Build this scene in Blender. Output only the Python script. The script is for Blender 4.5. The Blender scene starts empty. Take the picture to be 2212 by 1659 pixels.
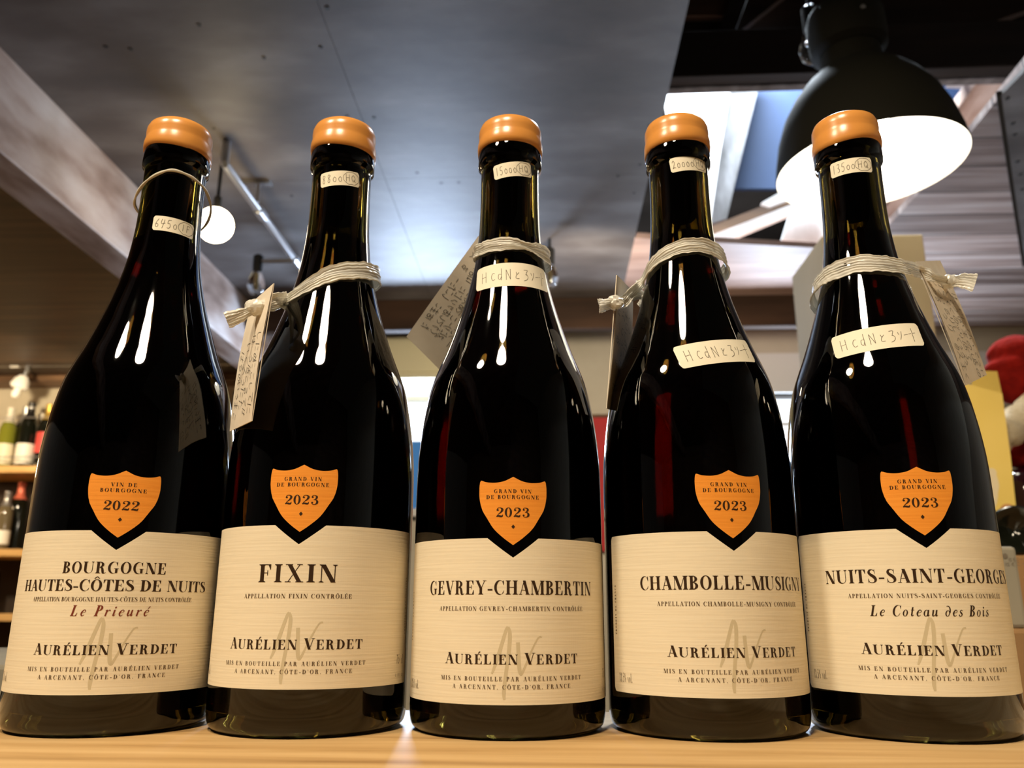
import bpy, bmesh, math, random
import numpy as np
from mathutils import Vector, Matrix

sc = bpy.context.scene
COL = sc.collection
rng = random.Random(7)
T = 1.0                      # height of the counter top above the floor (metres)

# ------------------------------------------------------------------ camera
F_PX, W_PX, H_PX = 1790.0, 2212.0, 1659.0
PITCH, ROLL, YAW = 0.26459, 0.00355, 0.04512
cy_, sy_ = math.cos(YAW), math.sin(YAW)
FWD = Vector((-sy_*math.cos(PITCH), cy_*math.cos(PITCH), math.sin(PITCH)))
RGT = Vector((cy_, sy_, 0)); UPV = RGT.cross(FWD)
R2 = RGT*math.cos(ROLL)+UPV*math.sin(ROLL); U2 = UPV*math.cos(ROLL)-RGT*math.sin(ROLL)
CAM = Vector((0, 0, T+0.0495))
cd = bpy.data.cameras.new('camera'); co = bpy.data.objects.new('camera', cd); COL.objects.link(co)
m = Matrix.Identity(4)
for r in range(3):
    m[r][0], m[r][1], m[r][2], m[r][3] = R2[r], U2[r], -FWD[r], CAM[r]
co.matrix_world = m
cd.sensor_width = 36; cd.lens = F_PX/W_PX*36
cd.clip_start = 0.01; cd.clip_end = 100
cd.dof.use_dof = True; cd.dof.focus_distance = 0.36; cd.dof.aperture_fstop = 15.0
sc.camera = co
# ------------------------------------------------------------------ world, exposure
sc.view_settings.view_transform = 'Standard'; sc.view_settings.look = 'None'
sc.view_settings.exposure = 0.0; sc.view_settings.gamma = 1.0
sc.cycles.caustics_reflective = False; sc.cycles.caustics_refractive = False
sc.cycles.max_bounces = 10; sc.cycles.transmission_bounces = 10; sc.cycles.glossy_bounces = 5
sc.cycles.sample_clamp_indirect = 4.0
wd = bpy.data.worlds.new('world'); sc.world = wd; wd.use_nodes = True
wd.node_tree.nodes['Background'].inputs[0].default_value = (1.0, 0.82, 0.62, 1)
wd.node_tree.nodes['Background'].inputs[1].default_value = 0.02

def lamp(name, kind, loc, power, color, size=0.1, target=None, size_y=None, cone=None):
    d = bpy.data.lights.new(name, kind); d.energy = power; d.color = color
    if kind == 'AREA':
        d.size = size
        if size_y: d.shape = 'RECTANGLE'; d.size_y = size_y
    elif kind in ('POINT', 'SPOT'): d.shadow_soft_size = size
    if cone: d.spot_size = math.radians(cone); d.spot_blend = 0.35
    o = bpy.data.objects.new(name, d); COL.objects.link(o); o.location = loc
    if target is not None:
        o.rotation_euler = (Vector(target)-Vector(loc)).to_track_quat('-Z', 'Y').to_euler()
    return o
WARM = (1.0, 0.83, 0.59)
lamp('overhead_spot_light', 'SPOT', (-0.17, -0.27, T+1.12), 54.0, WARM, 0.11, target=(0.0, 0.45, T), cone=120)
lamp('overhead_spot_light', 'SPOT', (-0.69, -0.16, T+1.12), 40.0, WARM, 0.09, target=(0.0, 0.45, T), cone=120)
lamp('overhead_spot_light', 'SPOT', (0.95, 0.0, T+1.15), 32.0, WARM, 0.05, target=(0.46, 0.95, T+0.12), cone=40)  # added narrow spot, only brightens the pile at the right
lamp('room_lamp_light', 'POINT', (-3.4, 3.3, T+0.75), 14.0, (1, .66, .36), 0.06)
lamp('back_wall_fill_light', 'SPOT', (0.1, 2.2, T+0.9), 30.0, (1, .86, .66), 0.06, target=(0.1, 3.45, T+0.75), cone=125)  # unseen spot added to brighten the back wall
lamp('rack_fill_light', 'SPOT', (-2.3, 2.9, T+0.95), 85.0, (1, .80, .52), 0.05, target=(-2.6, 4.1, T+0.6), cone=85)  # added spot aimed to brighten the bottle rack and the wall there
lamp('skylight_light', 'AREA', (0.75, 2.58, T+2.6), 190.0, (0.80, 0.90, 1.0), 0.6, target=(0.75, 2.82, T+1.3), size_y=0.18)
lamp('window_light', 'AREA', (-0.55, 3.43, T+0.85), 34.0, (0.58, 0.74, 1.0), 0.42, target=(-0.45, 2.0, T+1.1), size_y=0.2)
lamp('window_light', 'AREA', (1.04, 3.43, T+0.60), 22.0, (0.66, 0.80, 1.0), 0.28, target=(0.9, 2.0, T+1.0), size_y=0.35)

# ------------------------------------------------------------------ helpers
def ray(px, py):
    return R2*((px-W_PX/2)/F_PX) + U2*(-(py-H_PX/2)/F_PX) + FWD
def at(px, py, Y):
    d = ray(px, py); return CAM + d*(Y/d.y)
def atz(px, py, Z):
    d = ray(px, py); return CAM + d*((Z-CAM.z)/d.z)
def lin(c):
    c = c/255.0
    return c/12.92 if c <= 0.04045 else ((c+0.055)/1.055)**2.4
def rgb(r, g, b): return (lin(r), lin(g), lin(b), 1)

def mat(name, color, rough=0.6, metal=0.0, spec=0.5, **kw):
    mt = bpy.data.materials.new(name); mt.use_nodes = True
    b = mt.node_tree.nodes['Principled BSDF']
    b.inputs['Base Color'].default_value = color
    b.inputs['Roughness'].default_value = rough
    b.inputs['Metallic'].default_value = metal
    b.inputs['Specular IOR Level'].default_value = spec
    for k, v in kw.items(): b.inputs[k].default_value = v
    return mt
def N(mt, typ, **kw):
    n = mt.node_tree.nodes.new(typ)
    for k, v in kw.items(): setattr(n, k, v)
    return n
def L(mt, a, b): mt.node_tree.links.new(a, b)
def textured(name, stops, scale=(1, 1, 1), nscale=5.0, detail=6.0, rough=0.6, spec=0.4, bump=0.0, coord='Object', distortion=0.0, rot=(0, 0, 0)):
    mt = mat(name, stops[0][1], rough, 0, spec)
    b = mt.node_tree.nodes['Principled BSDF']
    tc = N(mt, 'ShaderNodeTexCoord'); mp = N(mt, 'ShaderNodeMapping')
    mp.inputs['Scale'].default_value = scale; mp.inputs['Rotation'].default_value = rot
    no = N(mt, 'ShaderNodeTexNoise'); no.inputs['Scale'].default_value = nscale; no.inputs['Detail'].default_value = detail
    no.inputs['Distortion'].default_value = distortion
    cr = N(mt, 'ShaderNodeValToRGB')
    e = cr.color_ramp.elements
    while len(e) < len(stops): e.new(0.5)
    for k, (p, c) in enumerate(stops): e[k].position = p; e[k].color = c
    L(mt, tc.outputs[coord], mp.inputs[0]); L(mt, mp.outputs[0], no.inputs['Vector'])
    L(mt, no.outputs['Fac'], cr.inputs[0]); L(mt, cr.outputs[0], b.inputs['Base Color'])
    if bump:
        bp = N(mt, 'ShaderNodeBump'); bp.inputs['Strength'].default_value = bump; bp.inputs['Distance'].default_value = 0.01
        L(mt, no.outputs['Fac'], bp.inputs['Height']); L(mt, bp.outputs[0], b.inputs['Normal'])
    return mt
def emit(name, color, strength):
    mt = bpy.data.materials.new(name); mt.use_nodes = True
    nt = mt.node_tree; nt.nodes.remove(nt.nodes['Principled BSDF'])
    e = nt.nodes.new('ShaderNodeEmission'); e.inputs[0].default_value = color; e.inputs[1].default_value = strength
    nt.links.new(e.outputs[0], nt.nodes['Material Output'].inputs[0]); return mt

def tag(o, label=None, cat=None, group=None, kind=None):
    if label: o['label'] = label
    if cat: o['category'] = cat
    if group: o['group'] = group
    if kind: o['kind'] = kind
    return o
def thing(name, loc, label, cat, group=None, rotz=0):
    o = bpy.data.objects.new(name, None); COL.objects.link(o); o.location = loc; o.rotation_euler = (0, 0, rotz)
    o.empty_display_size = 0.02
    return tag(o, label, cat, group)

class MB:
    """collects shapes, builds ONE mesh object"""
    def __init__(s): s.v, s.f, s.m = [], [], []
    def add(s, V, Fs, mi=0):
        k = len(s.v); s.v += [tuple(p) for p in V]; s.f += [tuple(i+k for i in f) for f in Fs]; s.m += [mi]*len(Fs); return s
    def box(s, a, b, mi=0):
        (x0, y0, z0), (x1, y1, z1) = a, b
        V = [(x0,y0,z0),(x1,y0,z0),(x1,y1,z0),(x0,y1,z0),(x0,y0,z1),(x1,y0,z1),(x1,y1,z1),(x0,y1,z1)]
        return s.add(V, [(0,3,2,1),(4,5,6,7),(0,1,5,4),(1,2,6,5),(2,3,7,6),(3,0,4,7)], mi)
    def prism(s, poly, off, mi=0):
        """poly: 3D outline, off: thickness vector"""
        n = len(poly); P = [Vector(p) for p in poly]; o = Vector(off)
        V = P+[p+o for p in P]
        return s.add(V, [tuple(range(n)), tuple(range(2*n-1, n-1, -1))]+[(i, i+n, (i+1) % n+n, (i+1) % n) for i in range(n)], mi)
    def lathe(s, prof, c=(0, 0, 0), n=48, mi=0, axis=None, cap0=False, cap1=False, wob=None):
        ax = Vector(axis or (0, 0, 1)).normalized()
        q = Vector((0, 0, 1)).rotation_difference(ax); c = Vector(c)
        V = []
        for j, (r, z) in enumerate(prof):
            for i in range(n):
                a = 2*math.pi*i/n
                dz = wob(a, j) if wob else 0
                V.append(c+q @ Vector((r*math.sin(a), -r*math.cos(a), z+dz)))
        Fs = [(j*n+i, j*n+(i+1) % n, (j+1)*n+(i+1) % n, (j+1)*n+i) for j in range(len(prof)-1) for i in range(n)]
        if cap0: Fs.append(tuple(range(n-1, -1, -1)))
        if cap1: Fs.append(tuple((len(prof)-1)*n+i for i in range(n)))
        return s.add(V, Fs, mi)
    def tube(s, pts, r, n=10, mi=0, closed=False):
        P = [Vector(p) for p in pts]; m_ = len(P); V = []
        rr = r if isinstance(r, (list, tuple)) else [r]*m_
        up = Vector((0.13, 0.21, 0.97)).normalized()
        for i in range(m_):
            t = (P[(i+1) % m_]-P[i-1]) if closed else (P[min(i+1, m_-1)]-P[max(i-1, 0)])
            t.normalize(); a = t.cross(up)
            if a.length < 1e-3: a = t.cross(Vector((1, 0, 0)))
            a.normalize(); b = t.cross(a)
            for k in range(n):
                w = 2*math.pi*k/n; V.append(P[i]+a*math.cos(w)*rr[i]+b*math.sin(w)*rr[i])
        Fs = [(i*n+k, i*n+(k+1) % n, ((i+1) % m_)*n+(k+1) % n, ((i+1) % m_)*n+k) for i in range(m_ if closed else m_-1) for k in range(n)]
        if not closed: Fs += [tuple(range(n-1, -1, -1)), tuple((m_-1)*n+k for k in range(n))]
        return s.add(V, Fs, mi)
    def sphere(s, c, r, n=24, mi=0, sx=1, sy=1, sz=1, fn=None):
        V, Fs = [], []; h = n//2
        for j in range(h+1):
            t = math.pi*j/h
            for i in range(n):
                a = 2*math.pi*i/n; d = Vector((math.sin(t)*math.cos(a), math.sin(t)*math.sin(a), -math.cos(t)))
                k = fn(d) if fn else 1
                V.append(Vector(c)+Vector((d.x*sx, d.y*sy, d.z*sz))*r*k)
        Fs = [(j*n+i, j*n+(i+1) % n, (j+1)*n+(i+1) % n, (j+1)*n+i) for j in range(h) for i in range(n)]
        return s.add(V, Fs, mi)
    def build(s, name, mats, parent=None, smooth=False, world=True, sharp=35, origin=None):
        me = bpy.data.meshes.new(name)
        V = [Vector(p) for p in s.v]
        if not isinstance(mats, (list, tuple)): mats = [mats]
        if parent is None and world:
            if origin is None:
                xs = [p.x for p in V]; ys = [p.y for p in V]; zs = [p.z for p in V]
                origin = Vector(((min(xs)+max(xs))/2, (min(ys)+max(ys))/2, min(zs)))
        elif parent is not None and world:
            origin = Vector((0, 0, 0)); q = parent
            while q is not None: origin += q.location; q = q.parent
        else: origin = Vector((0, 0, 0))
        V = [p-Vector(origin) for p in V]
        me.from_pydata(V, [], s.f)
        for mm in mats: me.materials.append(mm)
        me.polygons.foreach_set('material_index', s.m)
        bm = bmesh.new(); bm.from_mesh(me)
        bmesh.ops.remove_doubles(bm, verts=bm.verts, dist=1e-6) if smooth else None
        bmesh.ops.recalc_face_normals(bm, faces=bm.faces) if len(bm.faces) < 60000 and not getattr(s, 'keepn', False) else None
        bm.to_mesh(me); bm.free()
        if smooth:
            me.polygons.foreach_set('use_smooth', [True]*len(me.polygons))
            me.set_sharp_from_angle(angle=math.radians(sharp))
        o = bpy.data.objects.new(name, me); COL.objects.link(o)
        if parent is None and world: o.location = origin
        if parent is not None: o.parent = parent
        return o
def bevel(o, w=0.003, seg=2):
    md = o.modifiers.new('bevel', 'BEVEL'); md.width = w; md.segments = seg; md.limit_method = 'ANGLE'; return o

# ------------------------------------------------------------------ materials
M = {}
M['plywood'] = textured('aged_plywood', [(0.2, rgb(62, 56, 53)), (0.45, rgb(88, 80, 76)), (0.6, rgb(108, 102, 99)), (0.8, rgb(138, 134, 132))], (1.6, 3.4, 1), 1.8, 9, 0.55, 0.45, 0.02)
M['nail'] = mat('nail_heads', rgb(40, 36, 34), 0.6)
M['brown_boards'] = textured('brown_boards', [(0.25, rgb(70, 52, 38)), (0.5, rgb(104, 78, 56)), (0.75, rgb(140, 108, 80))], (1.0, 9.0, 6), 2.2, 8, 0.55, 0.3, 0.05)
M['dark_timber'] = textured('dark_timber', [(0.3, rgb(16, 12, 9)), (0.7, rgb(30, 23, 18))], (1.0, 8, 8), 2.5, 6, 0.7, 0.2, 0.04)
M['loft_black'] = textured('near_black_boards', [(0.3, rgb(8, 6, 5)), (0.7, rgb(16, 13, 11))], (1, 6, 6), 2, 5, 0.95, 0.02)  # plain near-black boards for the back of the loft
M['loft_brown'] = textured('loft_brown_boards', [(0.3, rgb(20, 13, 8)), (0.7, rgb(36, 25, 17))], (1, 8, 8), 2, 6, 0.75, 0.15)
M['cross_brown'] = textured('cross_beam_wood', [(0.3, rgb(44, 31, 22)), (0.7, rgb(70, 50, 36))], (1, 9, 6), 2.2, 7, 0.7, 0.15)
M['white_timber'] = textured('whitewashed_timber', [(0.28, rgb(108, 84, 70)), (0.42, rgb(160, 136, 122)), (0.55, rgb(190, 172, 162)), (0.75, rgb(216, 206, 200))], (5, 1.6, 5), 2.2, 10, 0.55, 0.4, 0.05)
M['pale_board'] = textured('pale_sawn_board', [(0.3, rgb(190, 188, 186)), (0.5, rgb(226, 226, 226)), (0.8, rgb(242, 243, 245))], (3, 3, 1), 3, 8, 0.6, 0.3, 0.03)
M['part_lit_board'] = textured('part_lit_grey', [(0.3, rgb(70, 69, 68)), (0.55, rgb(104, 104, 106)), (0.8, rgb(132, 134, 137))], (4, 4, 1.5), 5, 9, 0.7, 0.3, 0.05)  # grey stands for weaker light on a pale board and a lit beam edge
M['dusk_glow_board'] = textured('dusk_glow_blue', [(0.3, rgb(32, 48, 74)), (0.7, rgb(42, 60, 90))], (1, 1, 1), 2, 4, 0.7, 0.2)  # blue stands for the dusk glow on the loft wall
M['pink_board'] = textured('pinkish_boards', [(0.3, rgb(150, 118, 104)), (0.6, rgb(196, 164, 150)), (0.8, rgb(216, 190, 178))], (1, 6, 1), 2.4, 7, 0.5, 0.4, 0.03)
M['plaster'] = textured('cream_plaster', [(0.3, rgb(196, 186, 164)), (0.7, rgb(208, 199, 178))], (1, 1, 1), 6, 4, 0.8, 0.2, 0.01)
M['white_paint'] = mat('white_paint', rgb(226, 224, 218), 0.5)
M['dark_frame'] = mat('dark_frame', rgb(46, 42, 38), 0.5)
M['metal'] = mat('galvanised_steel', rgb(190, 192, 196), 0.28, 0.9)
M['black_enamel'] = mat('black_enamel', rgb(26, 25, 19), 0.75, 0, 0.15)
M['white_enamel'] = mat('white_enamel', rgb(245, 243, 236), 0.5)
M['black_plastic'] = mat('black_plastic', rgb(24, 23, 22), 0.4)
M['bulb_on'] = emit('lit_globe', (1.0, 0.80, 0.50, 1), 26.0)
M['bulb_pendant'] = emit('lit_lamp_bulb', (1.0, 0.93, 0.80, 1), 55.0)
M['daylight'] = emit('bright_daylight', (0.86, 0.93, 1.0, 1), 2.2)
M['daylight_blue'] = emit('blue_daylight', (0.10, 0.30, 0.62, 1), 0.55)

# planks with boards running across (used on the sloping lining at the right)
def planks(name, stops, width, gap, rough=0.5):
    mt = textured(name, stops, (0.8, 14.0, 6), 2.0, 9, rough, 0.35, 0.06)
    nt = mt.node_tree; b = nt.nodes['Principled BSDF']
    tc = [n for n in nt.nodes if n.type == 'TEX_COORD'][0]
    cr = [n for n in nt.nodes if n.type == 'VALTORGB'][0]
    sx = N(mt, 'ShaderNodeSeparateXYZ'); L(mt, tc.outputs['Object'], sx.inputs[0])
    d = N(mt, 'ShaderNodeMath', operation='DIVIDE'); d.inputs[1].default_value = width; L(mt, sx.outputs['Y'], d.inputs[0])
    fl = N(mt, 'ShaderNodeMath', operation='FLOOR'); L(mt, d.outputs[0], fl.inputs[0])
    wn = N(mt, 'ShaderNodeTexWhiteNoise', noise_dimensions='1D'); L(mt, fl.outputs[0], wn.inputs['W'])
    mr = N(mt, 'ShaderNodeMapRange'); mr.inputs[3].default_value = 0.62; mr.inputs[4].default_value = 1.12; L(mt, wn.outputs['Value'], mr.inputs[0])
    fr = N(mt, 'ShaderNodeMath', operation='FRACT'); L(mt, d.outputs[0], fr.inputs[0])
    gt = N(mt, 'ShaderNodeMath', operation='GREATER_THAN'); gt.inputs[1].default_value = gap; L(mt, fr.outputs[0], gt.inputs[0])
    mg = N(mt, 'ShaderNodeMapRange'); mg.inputs[3].default_value = 0.25; mg.inputs[4].default_value = 1.0; L(mt, gt.outputs[0], mg.inputs[0])
    mu = N(mt, 'ShaderNodeMath', operation='MULTIPLY'); L(mt, mr.outputs[0], mu.inputs[0]); L(mt, mg.outputs[0], mu.inputs[1])
    mx = N(mt, 'ShaderNodeMix', data_type='RGBA', blend_type='MULTIPLY'); mx.inputs['Factor'].default_value = 1
    L(mt, cr.outputs[0], mx.inputs['A']); L(mt, mu.outputs[0], mx.inputs['B']); L(mt, mx.outputs['Result'], b.inputs['Base Color'])
    return mt
M['planks'] = planks('weathered_planks', [(0.25, rgb(116, 94, 86)), (0.5, rgb(176, 152, 142)), (0.75, rgb(224, 208, 200))], 0.145, 0.05)
M['left_planks'] = planks('brown_planks', [(0.25, rgb(44, 34, 26)), (0.5, rgb(70, 52, 38)), (0.75, rgb(98, 74, 54))], 0.16, 0.03)

# ------------------------------------------------------------------ the setting
Zc = T+1.22
XE = 0.287                      # right edge of the plywood ceiling
XB = -1.181                     # right face of the big timber beam
b = MB().box((-4, -3.2, -0.05), (3.2, 5.2, 0)); b.build('floor', textured('floor_boards', [(0.3, rgb(92, 70, 50)), (0.7, rgb(128, 100, 74))], (8, 1, 1), 3, 6, 0.5, 0.4), None)
for nm in ('floor',): tag(bpy.data.objects[nm], kind='structure')

# plywood ceiling: panels with open joints, nails along the seams
pl = MB()
xs = [XB, -0.455, XE]; ys = [-3.0, -0.35, 0.22, 2.09, 3.9]
for i in range(2):
    for j in range(4):
        g = 0.0005
        pl.box((xs[i]+(g if i else 0), ys[j]+g, Zc), (xs[i+1]-(g if i < 1 else 0), ys[j+1]-g, Zc+0.012))
pl.box((XB, -3.0, Zc+0.0125), (XE, 3.9, Zc+0.03))
for (nx, ny) in [(-0.44, 1.40), (-0.485, 1.52), (-0.49, 1.78), (-0.425, 1.79), (-0.50, 2.05), (-0.36, 2.06), (-0.25, 2.12), (0.26, 1.85), (0.255, 2.04), (0.255, 2.2),
                 (-0.95, 1.50), (-0.90, 1.51), (-0.72, 1.44), (-0.84, 1.82), (-0.62, 1.55), (-0.75, 2.18), (0.06, 1.38), (0.2, 2.10), (-0.30, 2.12), (-0.1, 2.12)]:
    pl.lathe([(0.0045, 0), (0.0045, 0.002)], (nx, ny, Zc-0.001), 10, 1, cap0=True)
tag(pl.build('ceiling', [M['plywood'], M['nail']]), kind='structure')

# left bay lined with brown planks
lb = MB().box((-4.0, -3.0, Zc), (-1.27, 4.3, Zc+0.02))
tag(lb.build('ceiling', M['left_planks']), kind='structure')
# big whitewashed timber
bb = MB().box((-1.284, -3.0, T+1.0), (XB, 3.9, Zc+0.02))
o = bb.build('trim_1', M['white_timber']); bevel(o, 0.004); tag(o, 'rough whitewashed timber beam running diagonally across the upper left', 'beam', kind='structure')
# cross beam at the far end of the plywood
zb = at(900, 716, 3.05).z
o = MB().box((XB, 3.03, zb), (1.45, 3.075, Zc)).build('trim_2', M['cross_brown']); bevel(o, 0.006); tag(o, 'brown timber crossing under the far end of the plywood ceiling', 'beam', kind='structure')
# beam in front of the left back wall
z2 = at(100, 826, 4.08).z
o = MB().box((-4.0, 4.06, z2), (XB-0.1, 4.2, Zc)).build('trim_3', M['brown_boards']); bevel(o, 0.005); tag(o, kind='structure')

# walls
wall = MB()
wall.box((-1.12, 3.45, 0), (-0.80, 3.55, Zc+0.6)).box((-0.30, 3.45, 0), (0.86, 3.55, Zc+0.6)).box((1.22, 3.45, 0), (3.2, 3.55, Zc+0.6))
wall.box((-0.80, 3.45, T+0.985), (-0.30, 3.55, Zc+0.6)).box((-0.80, 3.45, 0), (-0.30, 3.55, T+0.40))
wall.box((0.86, 3.45, T+0.93), (1.22, 3.55, Zc+0.6)).box((0.86, 3.45, 0), (1.22, 3.55, T+0.3))
tag(wall.build('wall_back', M['plaster']), kind='structure')
tag(MB().box((-4, 4.24, 0), (-1.1, 4.34, Zc)).box((-1.12, 3.55, 0), (-1.08, 4.24, Zc)).build('wall_alcove', M['plaster']), kind='structure')
tag(MB().box((-4.1, -3.2, 0), (-4.0, 4.34, Zc+0.02)).build('wall_left', M['plaster']), kind='structure')
tag(MB().box((3.1, -3.2, 0), (3.2, 3.55, Zc+1.4)).build('wall_right', M['plaster']), kind='structure')
tag(MB().box((-4, -3.2, 0), (3.2, -3.1, Zc+1.4)).build('wall_front', M['brown_boards']), kind='structure')

def window(name, x0, x1, z0, z1, rail, lower):
    w = MB(); t = 0.03
    w.box((x0, 3.44, z1-0.012), (x1, 3.5, z1), 1)
    w.box((x0, 3.45, z0), (x0+t, 3.5, z1-0.012)).box((x1-t, 3.45, z0), (x1, 3.5, z1-0.012)).box((x0, 3.45, z0), (x1, 3.5, z0+t))
    w.box((x0+t, 3.455, rail-0.012), (x1-t, 3.49, rail+0.012), 0)
    o = w.build(name, [M['white_paint'], M['dark_frame']]); tag(o, kind='structure')
    p = MB().box((x0+t, 3.495, rail), (x1-t, 3.50, z1-0.012)).box((x0+t, 3.495, lower), (x1-t, 3.50, rail))
    q = p.build('pane', M['daylight'], o)
    if lower > z0+0.04:
        MB().box((x0+t, 3.495, z0+t), (x1-t, 3.50, lower)).build('pane', M['daylight_blue'], o)
    return o
window('window_1', -0.80, -0.30, T+0.42, T+0.985, T+0.925, T+0.745)
window('window_2', 0.86, 1.22, T+0.32, T+0.93, T+0.80, T+0.40)
# white painted dado on the right part of the back wall
zh = at(1690, 765, 3.44).z
tag(MB().box((0.84, 3.425, T+0.932), (1.9, 3.45, zh)).build('trim_4', M['white_paint']), kind='structure')

# opening into the roof space -----------------------------------------------------------
# far strip of ceiling beyond the opening
a3 = atz(1890, 560, Zc)
p1, p2 = atz(1555, 517, Zc), atz(1790, 537, Zc)
o = MB().prism([(XE, p1.y-0.02, Zc), (a3.x, p2.y+0.03, Zc), (a3.x, 3.45, Zc), (XE, 3.45, Zc)], (0, 0, 0.02)).build('ceiling', M['pink_board']); tag(o, kind='structure')
# plank lining at the right
a0, a1, a2, a4 = atz(2196, 163, Zc), atz(2082, 305, Zc), atz(1990, 411, Zc), atz(1917, 490, Zc)
o = MB().prism([(a0.x-.02, 1.0, Zc), a0, a1, a2, a4, a3, (a3.x, 3.45, Zc), (3.1, 3.45, Zc), (3.1, 1.0, Zc)], (0, 0, 0.02)).build('ceiling', M['planks']); tag(o, kind='structure')
# grey plywood sheet at the far right, its edge running down the picture
g1, g2, g3 = atz(2163, 205, Zc-0.012), atz(2190, 400, Zc-0.012), atz(2216, 575, Zc-0.012)
o = MB().prism([g1, g2, g3, (3.0, 2.9, Zc-0.012), (3.0, g1.y-0.25, Zc-0.012), (g1.x+0.02, g1.y-0.3, Zc-0.012)], (0, 0, 0.0115))
for (px, py) in ((2188, 268), (2192, 292), (2198, 350), (2204, 378), (2176, 214), (2208, 410)):
    q = atz(px, py, Zc-0.0135); o.lathe([(0.005, 0), (0.005, 0.003)], q, 10, 1, cap0=True)
o = o.build('ceiling', [M['plywood'], M['nail']]); tag(o, kind='structure')
o = MB().prism([g1-Vector((.012, 0, .004)), g2-Vector((.012, 0, .004)), g3-Vector((.012, 0, .004)), g3, g2, g1], (0, 0, 0.012)).build('trim_5', M['dark_frame']); tag(o, kind='structure')
# beam along the right side of the opening
def beam(name, pa, pb, w, h, mt, label=None, cat=None):
    pa, pb = Vector(pa), Vector(pb); d = (pb-pa).normalized(); s = d.cross(Vector((0, 0, 1))).normalized()*w/2; u = Vector((0, 0, h))
    o = MB().prism([pa-s, pa+s, pa+s+u, pa-s+u], pb-pa).build(name, mt); bevel(o, 0.004)
    tag(o, label, cat, kind='structure'); return o
pA, pB = at(2178, 128, 2.24), at(1895, 505, 3.2)
beam('trim_6', pA, pB, 0.085, 0.05, M['white_timber'], 'pale timber beam beside the plank lining at the upper right', 'beam')
# dark tie beam across the opening
yb = 2.15
za, zb_ = at(1450, 166, yb).z, at(2212, 141, yb).z
x0 = XE; x1 = 2.6
zz = lambda x: za+(zb_-za)*(x-at(1450, 166, yb).x)/(at(2212, 141, yb).x-at(1450, 166, yb).x)
hb = at(1500, 66, yb).z-za
o = MB().prism([(x0, yb, zz(x0)), (x1, yb, zz(x1)), (x1, yb, zz(x1)+hb), (x0, yb, zz(x0)+hb)], (0, 0.05, 0)).build('trim_7', M['dark_timber']); bevel(o, 0.004)
tag(o, 'dark tie beam spanning the roof opening behind the pendant lamp', 'beam', kind='structure')
yl = yb+0.052
o = MB().prism([(x0, yl, zz(x0)-.004), (x1, yl, zz(x1)-.004), (x1, yl, zz(x1)+.05), (x0, yl, zz(x0)+.05)], (0, 0.03, 0)).build('trim_8', M['part_lit_board']); tag(o, kind='structure')  # added grey strip stands for the lit lower edge of the tie beam
# back of the roof space
def board(name, pts, Y, th, mt, label=None, cat=None):
    o = MB().prism([at(x, y, Y) for x, y in pts], (0, th, 0)).build(name, mt); tag(o, label, cat, kind='structure'); return o
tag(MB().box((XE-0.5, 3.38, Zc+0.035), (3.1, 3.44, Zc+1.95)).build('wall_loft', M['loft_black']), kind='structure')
board('trim_9', [(1560, 120), (2170, 120), (2075, 270), (1985, 408), (1550, 407)], 2.91, 0.02, M['dusk_glow_board'], 'panel behind the pendant lamp, blue dusk glow put into its colour', 'panel')
board('trim_10', [(1420, 130), (1588, 130), (1556, 330), (1535, 482), (1480, 500)], 2.80, 0.03, M['pale_board'], 'bright pale board beyond the edge of the plywood ceiling', 'board')
board('trim_11', [(1585, 130), (1653, 130), (1585, 408), (1570, 472), (1533, 484)], 2.83, 0.03, M['part_lit_board'])  # greyer tone stands for weaker light beside the bright pale board
board('trim_12', [(1975, 130), (2032, 130), (2003, 190), (1960, 190)], 2.80, 0.03, M['pale_board'])
board('trim_13', [(2085, 120), (2165, 120), (2122, 184), (2049, 180)], 2.82, 0.03, M['pale_board'])
board('trim_14', [(1533, 490), (1700, 424), (1760, 402), (1775, 422), (1707, 443), (1540, 508)], 2.75, 0.04, M['brown_boards'])
board('trim_15', [(1535, 509), (1707, 443), (1790, 411), (1800, 424), (1736, 450), (1580, 515), (1545, 528)], 2.71, 0.03, M['pale_board'])
board('trim_16', [(1645, 438), (1664, 444), (1730, 420), (1730, 390)], 2.72, 0.02, M['pale_board'])
board('trim_17', [(1689, 517), (1706, 462), (1745, 446), (1850, 430), (1850, 530)], 2.81, 0.02, M['pale_board'])
# roof lining high above the opening
o = MB().prism([(XE-0.3, 1.0, Zc+1.3), (3.1, 1.0, Zc+1.3), (3.1, 3.40, Zc+1.95), (XE-0.3, 3.40, Zc+1.95)], (0, 0, 0.02)).build('ceiling', M['dark_timber']); tag(o, kind='structure')
tag(MB().box((XE-0.34, -0.5, Zc+0.035), (XE-0.30, 3.37, Zc+1.9)).build('wall_loft', M['dark_timber']), kind='structure')
board('trim_18', [(1470, -40), (1598, -40), (1575, 33), (1470, 34)], 2.30, 0.05, M['cross_brown'])
board('trim_19', [(1470, 34), (1575, 33), (1556, 75), (1470, 75)], 2.33, 0.04, M['loft_brown'])
board('trim_20', [(1590, -30), (1624, -30), (1585, 75), (1548, 75)], 2.28, 0.05, M['dark_timber'])
board('trim_21', [(1612, -30), (1720, -30), (1592, 72), (1586, 72)], 2.36, 0.03, M['loft_brown'])
board('trim_22', [(1730, -40), (2250, -40), (2250, 10), (2080, 70), (1600, 80)], 2.44, 0.03, M['loft_brown'])

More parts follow.
